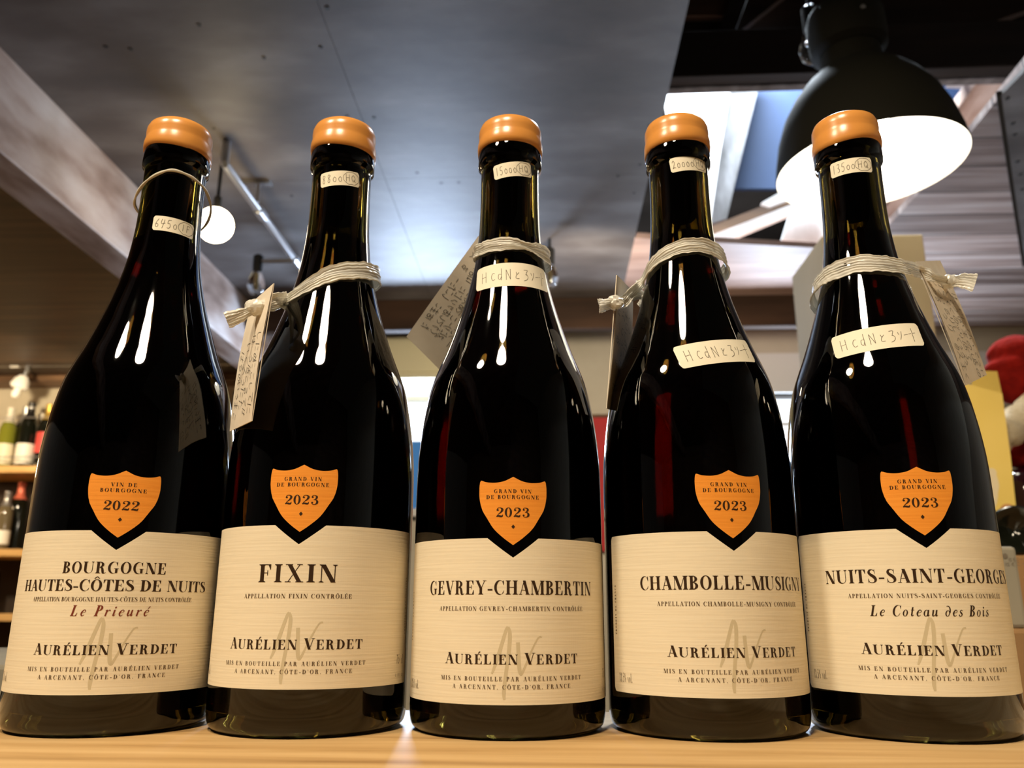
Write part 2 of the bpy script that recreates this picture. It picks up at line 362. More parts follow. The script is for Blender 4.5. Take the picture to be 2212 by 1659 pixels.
# ------------------------------------------------------------------ conduit and bulbs
cz = Zc-0.06
c0, c1, c2, c3 = atz(480, 350, cz), atz(555, 450, cz), atz(640, 546, cz), atz(700, 617, cz)
xc = -0.83
cond = thing('conduit_pipe', (xc, 2.0, Zc), 'bright galvanised conduit pipe with clips running along the plywood ceiling', 'pipe')
MB().tube([(xc, c0.y, Zc+0.004), (xc, c0.y, cz), (xc, c0.y+.004, cz-.004), (xc, 3.02, cz-.004)], 0.011, 12).build('pipe', M['metal'], cond, smooth=True)
for yy in (2.16, 2.50, 2.85):
    MB().tube([(xc, yy-0.025, cz-.004), (xc, yy+0.025, cz-.004)], 0.015, 12).build('coupling', M['metal'], cond, smooth=True)
for yy in (2.10, 2.75):
    MB().box((xc-0.035, yy-0.012, Zc-0.006), (xc+0.045, yy+0.012, Zc)).tube([(xc+.01, yy, Zc), (xc+.01, yy, cz)], 0.006, 8).build('hanger', M['metal'], cond, smooth=True)

def clear_mat():
    mt = mat('clear_glass', (1, 1, 1, 1), 0.02); mt.node_tree.nodes['Principled BSDF'].inputs['Transmission Weight'].default_value = 1.0
    mt.node_tree.nodes['Principled BSDF'].inputs['IOR'].default_value = 1.4; return mt
M['clear'] = clear_mat()
M['brass'] = mat('brass_cap', rgb(180, 160, 110), 0.35, 0.8)
def hanging_bulb(px, py, Y, r, lit, label, top, elbow=None):
    c = at(px, py, Y)
    t = thing('hanging_bulb', c, label, 'light bulb', 'hanging bulbs')
    s = r/0.03
    if lit:
        MB().sphere(c, r, 32).build('globe', M['bulb_on'], t, smooth=True)
    else:
        MB().lathe([(0.0001, -0.034*s), (0.014*s, -0.031*s), (0.025*s, -0.020*s), (0.030*s, -0.002*s), (0.026*s, 0.018*s), (0.019*s, 0.036*s), (0.014*s, 0.05*s)], c, 28).build('globe', M['clear'], t, smooth=True)
        MB().lathe([(0.0001, -.015*s), (0.006*s, -0.012*s), (0.005*s, 0.04*s)], c, 12, cap1=True).build('filament_stem', M['brass'], t, smooth=True)
    h = r if lit else 0.05*s
    if lit: s = .6
    MB().lathe([(0.016*s, h-.004), (0.017*s, h+.03*s), (0.017*s, h+0.055*s), (0.012*s, h+0.06*s), (0.004*s, h+0.062*s)], c, 20, cap0=True, cap1=True).build('socket', M['black_plastic'], t, smooth=True)
    pts = [c+Vector((0, 0, h+0.055*s)), c+Vector((0, 0, max(0.05, top-c.z)))]
    if elbow is not None: pts.append(Vector(elbow))
    MB().tube(pts, 0.005 if elbow is None else 0.008, 10).build('stem', M['metal'] if elbow is not None else M['black_plastic'], t, smooth=True)
    return t
hanging_bulb(465, 486, 1.95, 0.046, True, 'glowing globe bulb hanging just right of the leftmost bottle neck', Zc)
kn = at(555, 612, 2.5)
hanging_bulb(553, 616, 2.5, 0.029, False, 'unlit clear bulb with black socket below the conduit, above the white knot', cz-.004, (xc, kn.y, cz-.004))
hanging_bulb(1188, 602, 2.5, 0.029, False, 'unlit clear bulb hanging behind the neck of the middle bottle', Zc)
hanging_bulb(1757, 108, 1.9, 0.036, False, 'unlit clear bulb peeking out left of the black pendant lamp', Zc+0.6)

# ------------------------------------------------------------------ black pendant lamp
lc = at(1880, 364, 1.5)
lampT = thing('pendant_lamp', lc, 'large black enamel pendant lamp glowing white inside', 'lamp')
tilt = Vector((-0.05, 0.0, 1)).normalized()
R0 = 0.178
outer = [(R0, 0), (R0*1.005, 0.004), (R0*.985, 0.03), (R0*.93, 0.075), (R0*.84, 0.12), (R0*.71, 0.160), (R0*.56, 0.192), (R0*.43, 0.213), (0.062, 0.222), (0.060, 0.240), (0.059, 0.27)]
inner = [(r-0.003, z-(0.002 if z > .01 else -0.0005)) for r, z in outer[2:]]
MB().lathe(outer, lc, 72, axis=tilt).build('shade', M['black_enamel'], lampT, smooth=True)
inn = [(R0-0.0005, 0.0002)]+[(r-0.004, z-0.002) for r, z in outer[2:9]]+[(0.0001, 0.218)]
MB().lathe(inn, lc, 72, axis=tilt).build('shade_lining', M['white_enamel'], lampT, smooth=True)
MB().lathe([(0.058, 0.262), (0.062, 0.262), (0.075, 0.272), (0.077, 0.30), (0.077, 0.345), (0.070, 0.362), (0.03, 0.372), (0.012, 0.376), (0.010, 0.40)], lc, 40, axis=tilt, cap1=True).build('cap', M['black_enamel'], lampT, smooth=True)
MB().sphere(lc+tilt*0.10, 0.05, 24).build('bulb', M['bulb_pendant'], lampT, smooth=True)
MB().lathe([(0.018, 0.145), (0.02, 0.16), (0.02, 0.216)], lc, 16, axis=tilt, cap0=True).build('socket', M['white_enamel'], lampT, smooth=True)
for k in range(3):
    a = 0.6+k*2.1; q = lc+tilt*0.315+Vector((math.cos(a)*0.076, math.sin(a)*0.076, 0))
    MB().lathe([(0.0001, -.006), (0.005, -.004), (0.006, 0.0), (0.005, 0.004), (0.0001, .006)], q, 10, axis=(math.cos(a), math.sin(a), 0)).build('screw', M['metal'], lampT, smooth=True)
MB().tube([lc+tilt*0.395, lc+tilt*0.42+Vector((0, 0, .5))], 0.006, 8).build('cable', M['black_plastic'], lampT, smooth=True)
MB().tube([lc+tilt*.39+Vector((-.02, -.01, 0)), lc+tilt*.41+Vector((-.012, -.01, 0)), lc+tilt*0.43+Vector((0, 0, 0))], 0.006, 8).build('ring', M['metal'], lampT, smooth=True)

# ------------------------------------------------------------------ counter
M['maple'] = textured('maple_top', [(0.22, rgb(150, 112, 66)), (0.42, rgb(198, 160, 108)), (0.6, rgb(216, 180, 128)), (0.8, rgb(228, 196, 148))], (2.2, 26, 26), 2.6, 10, 0.5, 0.3, 0.02, distortion=0.4)
ct = thing('display_counter', (0, 0.3, 0), 'light maple counter top under the row of wine bottles', 'counter')
o = MB().box((-1.2, 0.12, T-0.03), (0.85, 0.444, T)).build('counter_top', M['maple'], ct); bevel(o, 0.002)
o = MB().box((-1.15, 0.16, 0), (0.8, 0.42, T-0.03)).build('counter_body', M['brown_boards'], ct)
# ------------------------------------------------------------------ lettering: a small Didone alphabet drawn as polygons (cap height 1)
HT, HH = 0.205, 0.04
def rect(x0, y0, x1, y1): return [(x0, y0), (x1, y0), (x1, y1), (x0, y1)]
def stem(x, y0=0, y1=1, w=HT, s0=True, s1=True, e=0.085):
    P = [rect(x-w/2, y0, x+w/2, y1)]
    if s0: P += [rect(x-w/2-e, y0, x+w/2+e, y0+HH), [(x-w/2-e*.6, y0+HH), (x+w/2+e*.6, y0+HH), (x+w/2, y0+HH+.05), (x-w/2, y0+HH+.05)]]
    if s1: P += [rect(x-w/2-e, y1-HH, x+w/2+e, y1), [(x-w/2, y1-HH-.05), (x+w/2, y1-HH-.05), (x+w/2+e*.6, y1-HH), (x-w/2-e*.6, y1-HH)]]
    return P
def diag(x0, y0, x1, y1, w): return [[(x0-w/2, y0), (x0+w/2, y0), (x1+w/2, y1), (x1-w/2, y1)]]
def arc(cx, cy, rx, ry, icx, icy, irx, iry, a0, a1, n=28):
    P = []
    for k in range(n):
        t0, t1 = math.radians(a0+(a1-a0)*k/n), math.radians(a0+(a1-a0)*(k+1)/n)
        P.append([(cx+rx*math.cos(t0), cy+ry*math.sin(t0)), (cx+rx*math.cos(t1), cy+ry*math.sin(t1)),
                  (icx+irx*math.cos(t1), icy+iry*math.sin(t1)), (icx+irx*math.cos(t0), icy+iry*math.sin(t0))])
    return P
def cr_path(pts, n=8):
    """Catmull-Rom through points of any dimension"""
    P = [tuple(p) for p in pts]; P = [P[0]]+P+[P[-1]]; out = []
    for i in range(1, len(P)-2):
        for k in range(n):
            t = k/n
            out.append(tuple(0.5*((2*b)+(c-a)*t+(2*a-5*b+4*c-d)*t*t+(3*b-a-3*c+d)*t**3) for a, b, c, d in zip(P[i-1], P[i], P[i+1], P[i+2])))
    out.append(P[-2]); return out
def stroke(pts, w=None, n=8, smooth=True):
    """pts: (x, y, width) or (x, y) with constant w -> quads"""
    Q = [p if len(p) == 3 else (p[0], p[1], w) for p in pts]
    if smooth and len(Q) > 2: Q = cr_path(Q, n)
    Ls, Rs = [], []
    for i, (x, y, ww) in enumerate(Q):
        a = Q[max(i-1, 0)]; c = Q[min(i+1, len(Q)-1)]
        dx, dy = c[0]-a[0], c[1]-a[1]; l = math.hypot(dx, dy) or 1
        nx, ny = -dy/l*ww/2, dx/l*ww/2
        Ls.append((x+nx, y+ny)); Rs.append((x-nx, y-ny))
    return [[Rs[i], Rs[i+1], Ls[i+1], Ls[i]] for i in range(len(Q)-1)]
def dot(x, y, r): return [[(x+r*math.cos(k*math.pi/6), y+r*math.sin(k*math.pi/6)) for k in range(12)]]
def tri(x, y0, y1, w, d): return [[(x, y0), (x+d*w, y0), (x, y1)]] if d > 0 else [[(x, y0), (x, y1), (x+d*w, y0)]]
G = {}
G['I'] = (stem(.20), .40)
G['L'] = (stem(.20)+[rect(.2, 0, .66, HH), rect(.62, 0, .66, .30)]+[[(.52, HH), (.62, HH), (.62, .28)]], .72)
E_ = stem(.20)+[rect(.2, 1-HH, .64, 1), rect(.60, .70, .64, 1), rect(.2, .5, .50, .5+HH), rect(.46, .38, .50, .66)]+[[(.5, 1-HH), (.60, .72), (.60, 1-HH)]]
G['F'] = (E_, .68)
G['E'] = (E_+[rect(.2, 0, .68, HH), rect(.64, 0, .68, .32)]+[[(.54, HH), (.64, HH), (.64, .30)]], .74)
G['H'] = (stem(.20)+stem(.72)+[rect(.2, .49, .72, .49+HH)], .92)
G['N'] = (stem(.14, w=.045)+stem(.76, w=.045, s0=False)+diag(.20, 1, .70, 0, .23), .90)
G['M'] = (stem(.12, w=.045)+stem(.90, s0=True)+diag(.20, 1, .52, 0, .22)+diag(.52, .02, .84, 1, .05), 1.08)
G['T'] = (stem(.38, s1=False)+[rect(.03, 1-HH, .73, 1), rect(.03, .68, .065, 1), rect(.695, .68, .73, 1)]+[[(.065, .70), (.16, 1-HH), (.065, 1-HH)], [(.695, .70), (.695, 1-HH), (.60, 1-HH)]], .76)
G['U'] = (stem(.19, .30, 1, s0=False)+stem(.74, .30, 1, w=.045, s0=False)+arc(.427, .31, .337, .32, .50, .31, .215, .28, 180, 360), .90)
G['V'] = (diag(.14, 1, .44, 0, .21)+diag(.44, .02, .70, 1, .05)+[rect(0, 1-HH, .30, 1), rect(.57, 1-HH, .83, 1)], .83)
G['A'] = (diag(.40, 1, .66, 0, .21)+diag(.12, 0, .39, .97, .05)+[rect(.20, .30, .58, .30+HH), rect(0, 0, .24, HH), rect(.50, 0, .82, HH)], .82)
G['X'] = (diag(.18, 1, .68, 0, .21)+diag(.14, 0, .68, 1, .05)+[rect(0, 1-HH, .34, 1), rect(.54, 1-HH, .80, 1), rect(0, 0, .28, HH), rect(.50, 0, .86, HH)], .86)
G['Y'] = (stem(.42, 0, .48, s1=False)+diag(.14, 1, .42, .42, .20)+diag(.44, .42, .72, 1, .05)+[rect(0, 1-HH, .30, 1), rect(.58, 1-HH, .84, 1)], .84)
G['P'] = (stem(.20)+arc(.30, .74, .34, .26, .30, .74, .14, .22, -90, 90)+[rect(.2, 1-HH, .30, 1), rect(.2, .48, .30, .48+HH)], .68)
G['R'] = (stem(.20)+arc(.30, .75, .34, .25, .30, .75, .14, .21, -90, 90)+[rect(.2, 1-HH, .30, 1), rect(.2, .50, .34, .50+HH)]+stroke([(.34, .51, .06), (.50, .44, .16), (.56, .22, .19), (.60, .05, .16), (.72, .02, .05), (.80, .08, .04)]), .84)
G['B'] = (stem(.20)+arc(.30, .765, .31, .235, .30, .765, .12, .195, -90, 90)+arc(.30, .265, .36, .265, .30, .265, .16, .225, -90, 90)+[rect(.2, 1-HH, .3, 1), rect(.2, .51, .32, .55), rect(.2, 0, .3, HH)], .72)
G['D'] = (stem(.20)+arc(.32, .5, .46, .5, .32, .5, .25, .46, -90, 90)+[rect(.2, 1-HH, .32, 1), rect(.2, 0, .32, HH)], .84)
G['O'] = (arc(.43, .5, .40, .52, .43, .5, .20, .48, 0, 360, 48), .86)
C_ = arc(.43, .5, .40, .52, .50, .5, .28, .48, 48, 312, 44)
G['C'] = (C_+[rect(.705, .66, .74, 1.0)]+[[(.705, .70), (.705, .96), (.62, .92)]]+stroke([(.62, .08, .04), (.70, .16, .04), (.74, .28, .03)]), .80)
G['G'] = (C_+[rect(.705, .66, .74, 1.0)]+[[(.705, .70), (.705, .96), (.62, .92)]]+[rect(.58, .0+.04, .76, .40), rect(.50, .40, .84, .40+HH)], .88)
G['S'] = (stroke([(.52, .74, .04), (.50, .88, .05), (.36, .975, .05), (.20, .93, .12), (.14, .78, .17), (.24, .62, .20), (.42, .48, .22), (.54, .32, .20), (.54, .16, .15), (.42, .045, .06), (.24, .03, .05), (.12, .12, .05), (.08, .28, .04)], n=6)+[rect(.50, .68, .535, 1.0), rect(.065, 0, .10, .32)], .66)
G['-'] = ([rect(.04, .28, .40, .39)], .44)
G['.'] = (dot(.12, .07, .075), .26)
G[','] = (dot(.12, .07, .075)+[[(.10, .02), (.19, .06), (.08, -.16)]], .26)
G["'"] = (dot(.12, .90, .075)+[[(.10, .86), (.19, .90), (.09, .70)]], .24)
G[' '] = ([], .36)
def accented(ch, kind):
    P, a = G[ch]; x = a/2
    if kind == 'acute': Q = [[(x-.06, 1.07), (x+.02, 1.07), (x+.20, 1.28), (x+.06, 1.30)]]
    else: Q = [[(x-.22, 1.07), (x-.15, 1.07), (x+.03, 1.24), (x-.03, 1.28)], [(x+.22, 1.07), (x+.03, 1.28), (x-.03, 1.24), (x+.15, 1.07)]]
    return (P+Q, a)
G['É'] = accented('E', 'acute'); G['Ô'] = accented('O', 'circ')
# digits
G['0'] = (arc(.30, .5, .27, .51, .30, .5, .11, .47, 0, 360, 40), .60)
G['2'] = (dot(.15, .74, .085)+stroke([(.09, .76, .04), (.16, .93, .05), (.32, .98, .05), (.47, .88, .15), (.49, .72, .17), (.38, .50, .11), (.20, .30, .05), (.08, .10, .04)])+stroke([(.06, .05, .10), (.18, .12, .15), (.34, .09, .18), (.46, .08, .14), (.53, .26, .03)]), .60)
G['3'] = (dot(.15, .78, .08)+stroke([(.09, .80, .04), (.17, .95, .05), (.30, .98, .05), (.44, .88, .13), (.45, .72, .15), (.36, .57, .07), (.24, .54, .04)])+stroke([(.24, .54, .04), (.40, .50, .08), (.50, .34, .16), (.48, .14, .15), (.34, .01, .06), (.18, .03, .05), (.08, .18, .04)])+dot(.14, .20, .08), .60)
G['1'] = (stem(.22, w=.17)+[[(.02, .80), (.14, .84), (.14, .98), (.02, .83)]], .44)
G['5'] = (stroke([(.10, .98, .05), (.42, .98, .09)], smooth=False)+stroke([(.10, .98, .04), (.09, .56, .04)], smooth=False)+stroke([(.10, .56, .05), (.26, .64, .07), (.44, .54, .14), (.48, .32, .17), (.40, .10, .12), (.22, .01, .06), (.08, .14, .06)]), .58)
G['7'] = ([rect(.06, .90, .52, 1)]+stroke([(.50, .95, .06), (.34, .55, .12), (.26, .02, .16)]), .56)
G['%'] = (arc(.17, .74, .15, .25, .17, .74, .08, .20, 0, 360, 20)+arc(.63, .26, .15, .25, .63, .26, .08, .20, 0, 360, 20)+diag(.16, 0, .62, 1, .05), .82)
# lower case (x height .56)
X = .58
G['e'] = (stroke([(.12, .29, .04), (.40, .36, .04), (.44, .48, .08), (.34, .575, .05), (.20, .50, .10), (.11, .30, .15), (.16, .09, .12), (.28, .02, .06), (.44, .12, .04)]), .50)
G['é'] = (G['e'][0]+[[(.26, .68), (.33, .68), (.50, .90), (.38, .92)]], .50)
G['r'] = (stem(.16, 0, X, w=.15, s0=False, s1=False)+[[(.02, X-.04), (.23, X), (.23, X-.06), (.02, X-.07)]]+stroke([(.22, .38, .04), (.32, .54, .06), (.42, .56, .08)])+dot(.43, .52, .06), .48)
G['i'] = (stem(.14, .03, X, w=.15, s0=False, s1=False)+[[(.0, X-.06), (.21, X), (.21, X-.06)]]+stroke([(.14, .07, .13), (.22, .03, .06), (.32, .14, .04)])+dot(.15, .80, .085), .32)
G['u'] = (stem(.14, .12, X, w=.15, s0=False, s1=False)+stem(.46, .03, X, w=.15, s0=False, s1=False)+[[(.0, X-.06), (.21, X), (.21, X-.06)]]+stroke([(.13, .14, .15), (.20, .03, .09), (.34, .10, .04), (.44, .34, .03)])+stroke([(.46, .07, .13), (.54, .03, .06), (.62, .14, .04)]), .62)
G['o'] = (arc(.26, .29, .24, .305, .26, .29, .11, .265, 0, 360, 30), .54)
G['t'] = (stem(.16, .10, .82, w=.14, s0=False, s1=False)+[rect(.02, X-.04, .34, X)]+stroke([(.155, .12, .14), (.22, .03, .08), (.34, .12, .04)]), .38)
G['a'] = (arc(.25, .29, .23, .30, .27, .29, .12, .26, 60, 330, 26)+stem(.44, .03, X, w=.15, s0=False, s1=False)+stroke([(.44, .07, .13), (.52, .03, .06), (.60, .14, .04)]), .60)
G['d'] = (arc(.25, .27, .23, .28, .27, .27, .12, .24, 0, 360, 30)+stroke([(.47, .30, .12), (.47, .55, .13), (.38, .80, .10), (.22, .93, .06), (.06, .90, .05)]), .58)
G['s'] = (stroke([(.36, .48, .05), (.26, .57, .05), (.13, .50, .09), (.15, .38, .12), (.28, .28, .14), (.34, .16, .12), (.26, .03, .06), (.12, .02, .06), (.04, .10, .08)])+dot(.06, .12, .06), .44)
G['v'] = (diag(.10, X, .28, 0, .14)+diag(.28, 0, .46, X, .05), .54)
G['l'] = (stem(.12, 0, 1, w=.14, e=.05), .26)
G['c'] = (arc(.25, .29, .23, .30, .29, .29, .15, .26, 50, 310, 24), .46)
def text_line(txt, s0, s1, z, h, xs=1.0, shear=0.0, small=None, gap_=None):
    """polygons of a line fitted between s0 and s1, base line z, cap height h; letter spacing fills the width"""
    items = []; tot = 0
    up_next = True
    for ch in txt:
        P, a = G[ch]; k = h
        if small:
            k = h if (up_next and ch != ' ') else h*small
            up_next = (ch == ' ')
        items.append((P, k)); tot += a*k*xs
        items[-1] += (a*k*xs,)
    if gap_ is not None:      # widen or narrow the letters so that the gaps become gap_ cap heights
        f = (s1-s0-gap_*h*(len(txt)-1))/tot
        return text_line(txt, s0, s1, z, h, xs*f, shear, small)
    gap = (s1-s0-tot)/max(1, len(txt)-1); x = s0; out = []
    for P, k, a in items:
        out += [[(x+px*k*xs+py*k*shear, z+py*k) for px, py in q] for q in P]
        x += a+gap
    return out
def text_up(txt, s, z0, z1, h, xs=.8):
    return [[(s-y, z0+x) for x, y in q] for q in text_line(txt, 0, z1-z0, 0, h, xs)]

# ------------------------------------------------------------------ wine bottles
PZ = [0, .6, 2.5, 6, 12, 40, 70, 100, 112, 120, 127, 134, 140, 147, 153, 160, 167, 175, 182, 190, 198, 207, 215, 223, 232, 242, 254, 266.5]
PR = [37, 39.6, 41.5, 42.3, 42.5, 42.5, 42.5, 42.5, 42.3, 41.8, 41.1, 40.2, 39.2, 37.8, 36.2, 33.6, 30.8, 27.9, 25.6, 23.1, 20.9, 18.8, 17.3, 16.3, 15.5, 15.1, 14.9, 14.9]
PROF = cr_path([(r/1000, z/1000) for r, z in zip(PR, PZ)], 5)
_z = np.array([z for r, z in PROF]); _r = np.array([r for r, z in PROF])
def rad(z): return float(np.interp(z, _z, _r))
def dzdl(z):
    s = (rad(z+.0015)-rad(z-.0015))/.003
    return 1/math.sqrt(1+s*s)
lip = [(.0150, .2668), (.0162, .268), (.0164, .2705), (.0163, .2745), (.0159, .2765), (.0155, .279), (.0153, .288), (.0140, .2895), (.0098, .2895)]
inner = [(.0094, .287), (.0092, .26), (.0094, .242), (.0100, .232), (.0115, .222), (.0128, .214)]
inn2 = [(rad(z)-.0042, z) for z in (.205, .197, .189, .181, .174, .167, .160, .153, .146, .139, .132, .125, .118, .11, .10, .08, .06, .04, .02)]
punt_in = [(.036, .008), (.030, .009), (.018, .022), (.0001, .026)]
punt_out = [(.034, .0008), (.028, .003), (.016, .017), (.0001, .020)]
shell = [(r, z) for r, z in reversed(punt_out)]+PROF+lip+inner+inn2+punt_in
def glass_material():
    mt = mat('dark_olive_glass', (0.065, 0.048, 0.008, 1), 0.03, 0, 0.5)
    b = mt.node_tree.nodes['Principled BSDF']; b.inputs['Transmission Weight'].default_value = 1; b.inputs['IOR'].default_value = 1.5
    return mt
M['glass'] = glass_material()
M['wine'] = mat('red_wine', (0.14, 0.001, 0.010, 1), 0.0); _b = M['wine'].node_tree.nodes['Principled BSDF']
_b.inputs['Transmission Weight'].default_value = 1; _b.inputs['IOR'].default_value = 1.34
M['cork'] = textured('cork', [(0.3, rgb(120, 84, 52)), (0.7, rgb(176, 134, 92))], (1, 1, 1), 300, 5, 0.9, 0.1)
M['wax'] = textured('orange_wax', [(0.3, rgb(210, 142, 68)), (0.7, rgb(218, 150, 76))], (1, 1, 1), 60, 3, 0.27, 0.5)
def paper(name, stops, rib=0.25):
    mt = mat(name, stops[1][1], 0.75, 0, 0.25); b = mt.node_tree.nodes['Principled BSDF']
    tc = N(mt, 'ShaderNodeTexCoord'); mp = N(mt, 'ShaderNodeMapping'); mp.inputs['Scale'].default_value = (26, 26, 950)
    no = N(mt, 'ShaderNodeTexNoise'); no.inputs['Scale'].default_value = 1.0; no.inputs['Detail'].default_value = 3
    L(mt, tc.outputs['Object'], mp.inputs[0]); L(mt, mp.outputs[0], no.inputs['Vector'])
    cr = N(mt, 'ShaderNodeValToRGB'); e = cr.color_ramp.elements
    for k, (p, c) in enumerate(stops): e[k].position = p; e[k].color = c
    L(mt, no.outputs['Fac'], cr.inputs[0]); L(mt, cr.outputs[0], b.inputs['Base Color'])
    bp = N(mt, 'ShaderNodeBump'); bp.inputs['Strength'].default_value = rib; bp.inputs['Distance'].default_value = 0.0006
    L(mt, no.outputs['Fac'], bp.inputs['Height']); L(mt, bp.outputs[0], b.inputs['Normal'])
    return mt
M['label'] = paper('ribbed_cream_paper', [(0.3, rgb(232, 222, 199)), (0.7, rgb(237, 228, 206))], 0.17)
M['shield'] = paper('ribbed_orange_paper', [(0.3, rgb(236, 148, 50)), (0.7, rgb(243, 158, 58))], 0.17)
M['sticker'] = mat('white_sticker', rgb(236, 228, 208), 0.6, 0, 0.3)
M['ink'] = mat('brown_black_ink', rgb(52, 34, 18), 0.5, 0, 0.3)
M['ink_small'] = mat('thin_brown_ink', rgb(92, 72, 48), 0.6, 0, 0.3)
M['ink_red'] = mat('brick_red_ink', rgb(120, 52, 34), 0.6, 0, 0.3)
M['monogram'] = mat('grey_monogram', rgb(206, 195, 166), 0.7, 0, 0.3)
M['pencil'] = mat('grey_pencil', rgb(112, 102, 88), 0.7, 0, 0.3)
M['pen'] = mat('black_pen', rgb(40, 36, 34), 0.6, 0, 0.3)

ME = {}
def shared(key, mb, mats, parent, smooth=True, sharp=35):
    if key not in ME:
        o = mb().build(key, mats, parent, smooth=smooth, world=False, sharp=sharp); ME[key] = o.data
    else:
        o = bpy.data.objects.new(key, ME[key]); COL.objects.link(o); o.parent = parent
    return o
# wine stays just inside the wall of the glass
wine_prof = [(.0001, .0262), (.018, .0222), (.030, .0093), (.0362, .0083)]+[(rad(z)-.0041, z) for z in (.02, .04, .06, .08, .10, .11, .118, .125, .132, .139, .146, .153, .16, .167, .174, .181, .189, .197, .205)]+[(.0129, .214), (.0116, .222), (.0105, .2285), (.0001, .2285)]
def wax_mb(seed):
    def f():
        r_ = random.Random(seed); ph = [r_.uniform(0, 6.28) for _ in range(4)]
        prof = [(.0158, .2752), (.0166, .2756), (.01685, .278), (.0168, .2808), (.0163, .2830), (.0161, .2846), (.0163, .2868), (.0161, .2893), (.0152, .2915), (.0133, .2928), (.0100, .2934), (.005, .2935), (.0001, .2935)]
        w = lambda a, j: (0.0011*math.sin(a+ph[0])+0.0004*math.sin(3*a+ph[1])+0.0003*(1 if math.sin(2*a+ph[2]) > .85 else 0))*(1 if j < 3 else (0.4 if j < 5 else 0.0))
        return MB().lathe(prof, n=72, wob=w)
    return f
def wrap(polys, phi0, z0, parent_mb, lift, mi, tilt=0.0):
    """flat polygons (s, w) in mm about a point on the bottle -> surface of the bottle"""
    ct_, st_ = math.cos(tilt), math.sin(tilt)
    for q in polys:
        V = []
        for s, w in q:
            a = (s*ct_-w*st_)/1000; u = (s*st_+w*ct_)/1000
            z = z0+u*dzdl(z0+u*0.5); r = rad(z)+lift
            ph = phi0+a/rad(z)
            V.append((r*math.sin(ph), -r*math.cos(ph), z))
        parent_mb.add(V, [tuple(range(len(V)))], mi)
def grid_polys(s0, s1, zb, zt, ds=0.8, nz=3):
    """columns between the curves zb(s) and zt(s)"""
    n = max(2, int((s1-s0)/ds)); out = []; S = sorted(set([round(s0+(s1-s0)*k/n, 4) for k in range(n+1)]+[q for q in (-10.5, 0.0, 10.5) if s0 < q < s1]))
    for a, b_ in zip(S[:-1], S[1:]):
        for k in range(nz):
            f = lambda s, t: zb(s)+(zt(s)-zb(s))*t
            out.append([(a, f(a, k/nz)), (b_, f(b_, k/nz)), (b_, f(b_, (k+1)/nz)), (a, f(a, (k+1)/nz))])
    return out
def corner(s, hw, c=1.6):
    d = hw-abs(s)
    return 0 if d >= c else c-math.sqrt(max(0, c*c-(c-d)**2))
LTOP, LBOT, LHW = 7.8, -56.1, 60.0
notch = lambda s: LTOP if abs(s) >= 10.5 else 0.68*abs(s)+0.006*s*s
SH_R = [(14.2, 25.5), (13.7, 19), (12.7, 15), (11, 11.6), (8, 6.3), (4, 2.9), (0, 0)]
def shield_half(z):
    zs = [q[1] for q in SH_R][::-1]; ws = [q[0] for q in SH_R][::-1]
    return float(np.interp(z, zs, ws))
def shield_polys():
    side = cr_path([(13.85, 26.5), (14.2, 23), (14.05, 19), (13.0, 14.6), (11, 11.2), (8, 6.6), (4, 2.9), (0, 0)], 5)
    top = cr_path([(0, 27.9), (1.2, 27.3), (3.5, 26.2), (6, 25.6), (8.5, 25.45), (11.5, 25.8), (13.2, 26.5)], 5)
    zs = [q[1] for q in side][::-1]; ws = [q[0] for q in side][::-1]
    bot = lambda s: float(np.interp(abs(s), ws, zs)) if abs(s) < 14.2 else 23
    tp = lambda s: float(np.interp(abs(s), [q[0] for q in top], [q[1] for q in top])) if abs(s) < 13.2 else 26.5-1.0*(abs(s)-13.2)**1.5
    # sample s so both curves meet near |s|=14.2
    S = [-14.19, -14.1, -13.9]+[-13.5+27*k/36 for k in range(37)]+[13.9, 14.1, 14.19]
    widest = 23.0
    # lower curve up to the widest point only
    low_s = [q[0] for q in side if q[1] <= widest][::-1]; low_z = [q[1] for q in side if q[1] <= widest][::-1]
    bot = lambda s: float(np.interp(abs(s), low_s, low_z))
    up_s = [0, 13.2, 13.6, 13.85, 14.05, 14.2]; up_z = [0, 26.5, 26.45, 26.1, 25.0, 23.2]
    tp2 = lambda s: tp(s) if abs(s) <= 13.2 else float(np.interp(abs(s), up_s[1:], up_z[1:]))
    out = []
    for a, b_ in zip(S[:-1], S[1:]):
        for k in range(4):
            f = lambda s, t: bot(s)+(tp2(s)-bot(s))*t
            out.append([(a, f(a, k/4)), (b_, f(b_, k/4)), (b_, f(b_, (k+1)/4)), (a, f(a, (k+1)/4))])
    return out
SHIELD = shield_polys()
def subdivide(polys, mx=2.5):
    out = []
    for q in polys:
        if len(q) == 4:
            w = max(p[0] for p in q)-min(p[0] for p in q)
            k = int(w/mx)+1
            if k > 1:
                (a, b_, c, d) = q
                L_ = lambda p, r, t: (p[0]+(r[0]-p[0])*t, p[1]+(r[1]-p[1])*t)
                out += [[L_(a, b_, i/k), L_(a, b_, (i+1)/k), L_(d, c, (i+1)/k), L_(d, c, i/k)] for i in range(k)]
                continue
        out.append(q)
    return out
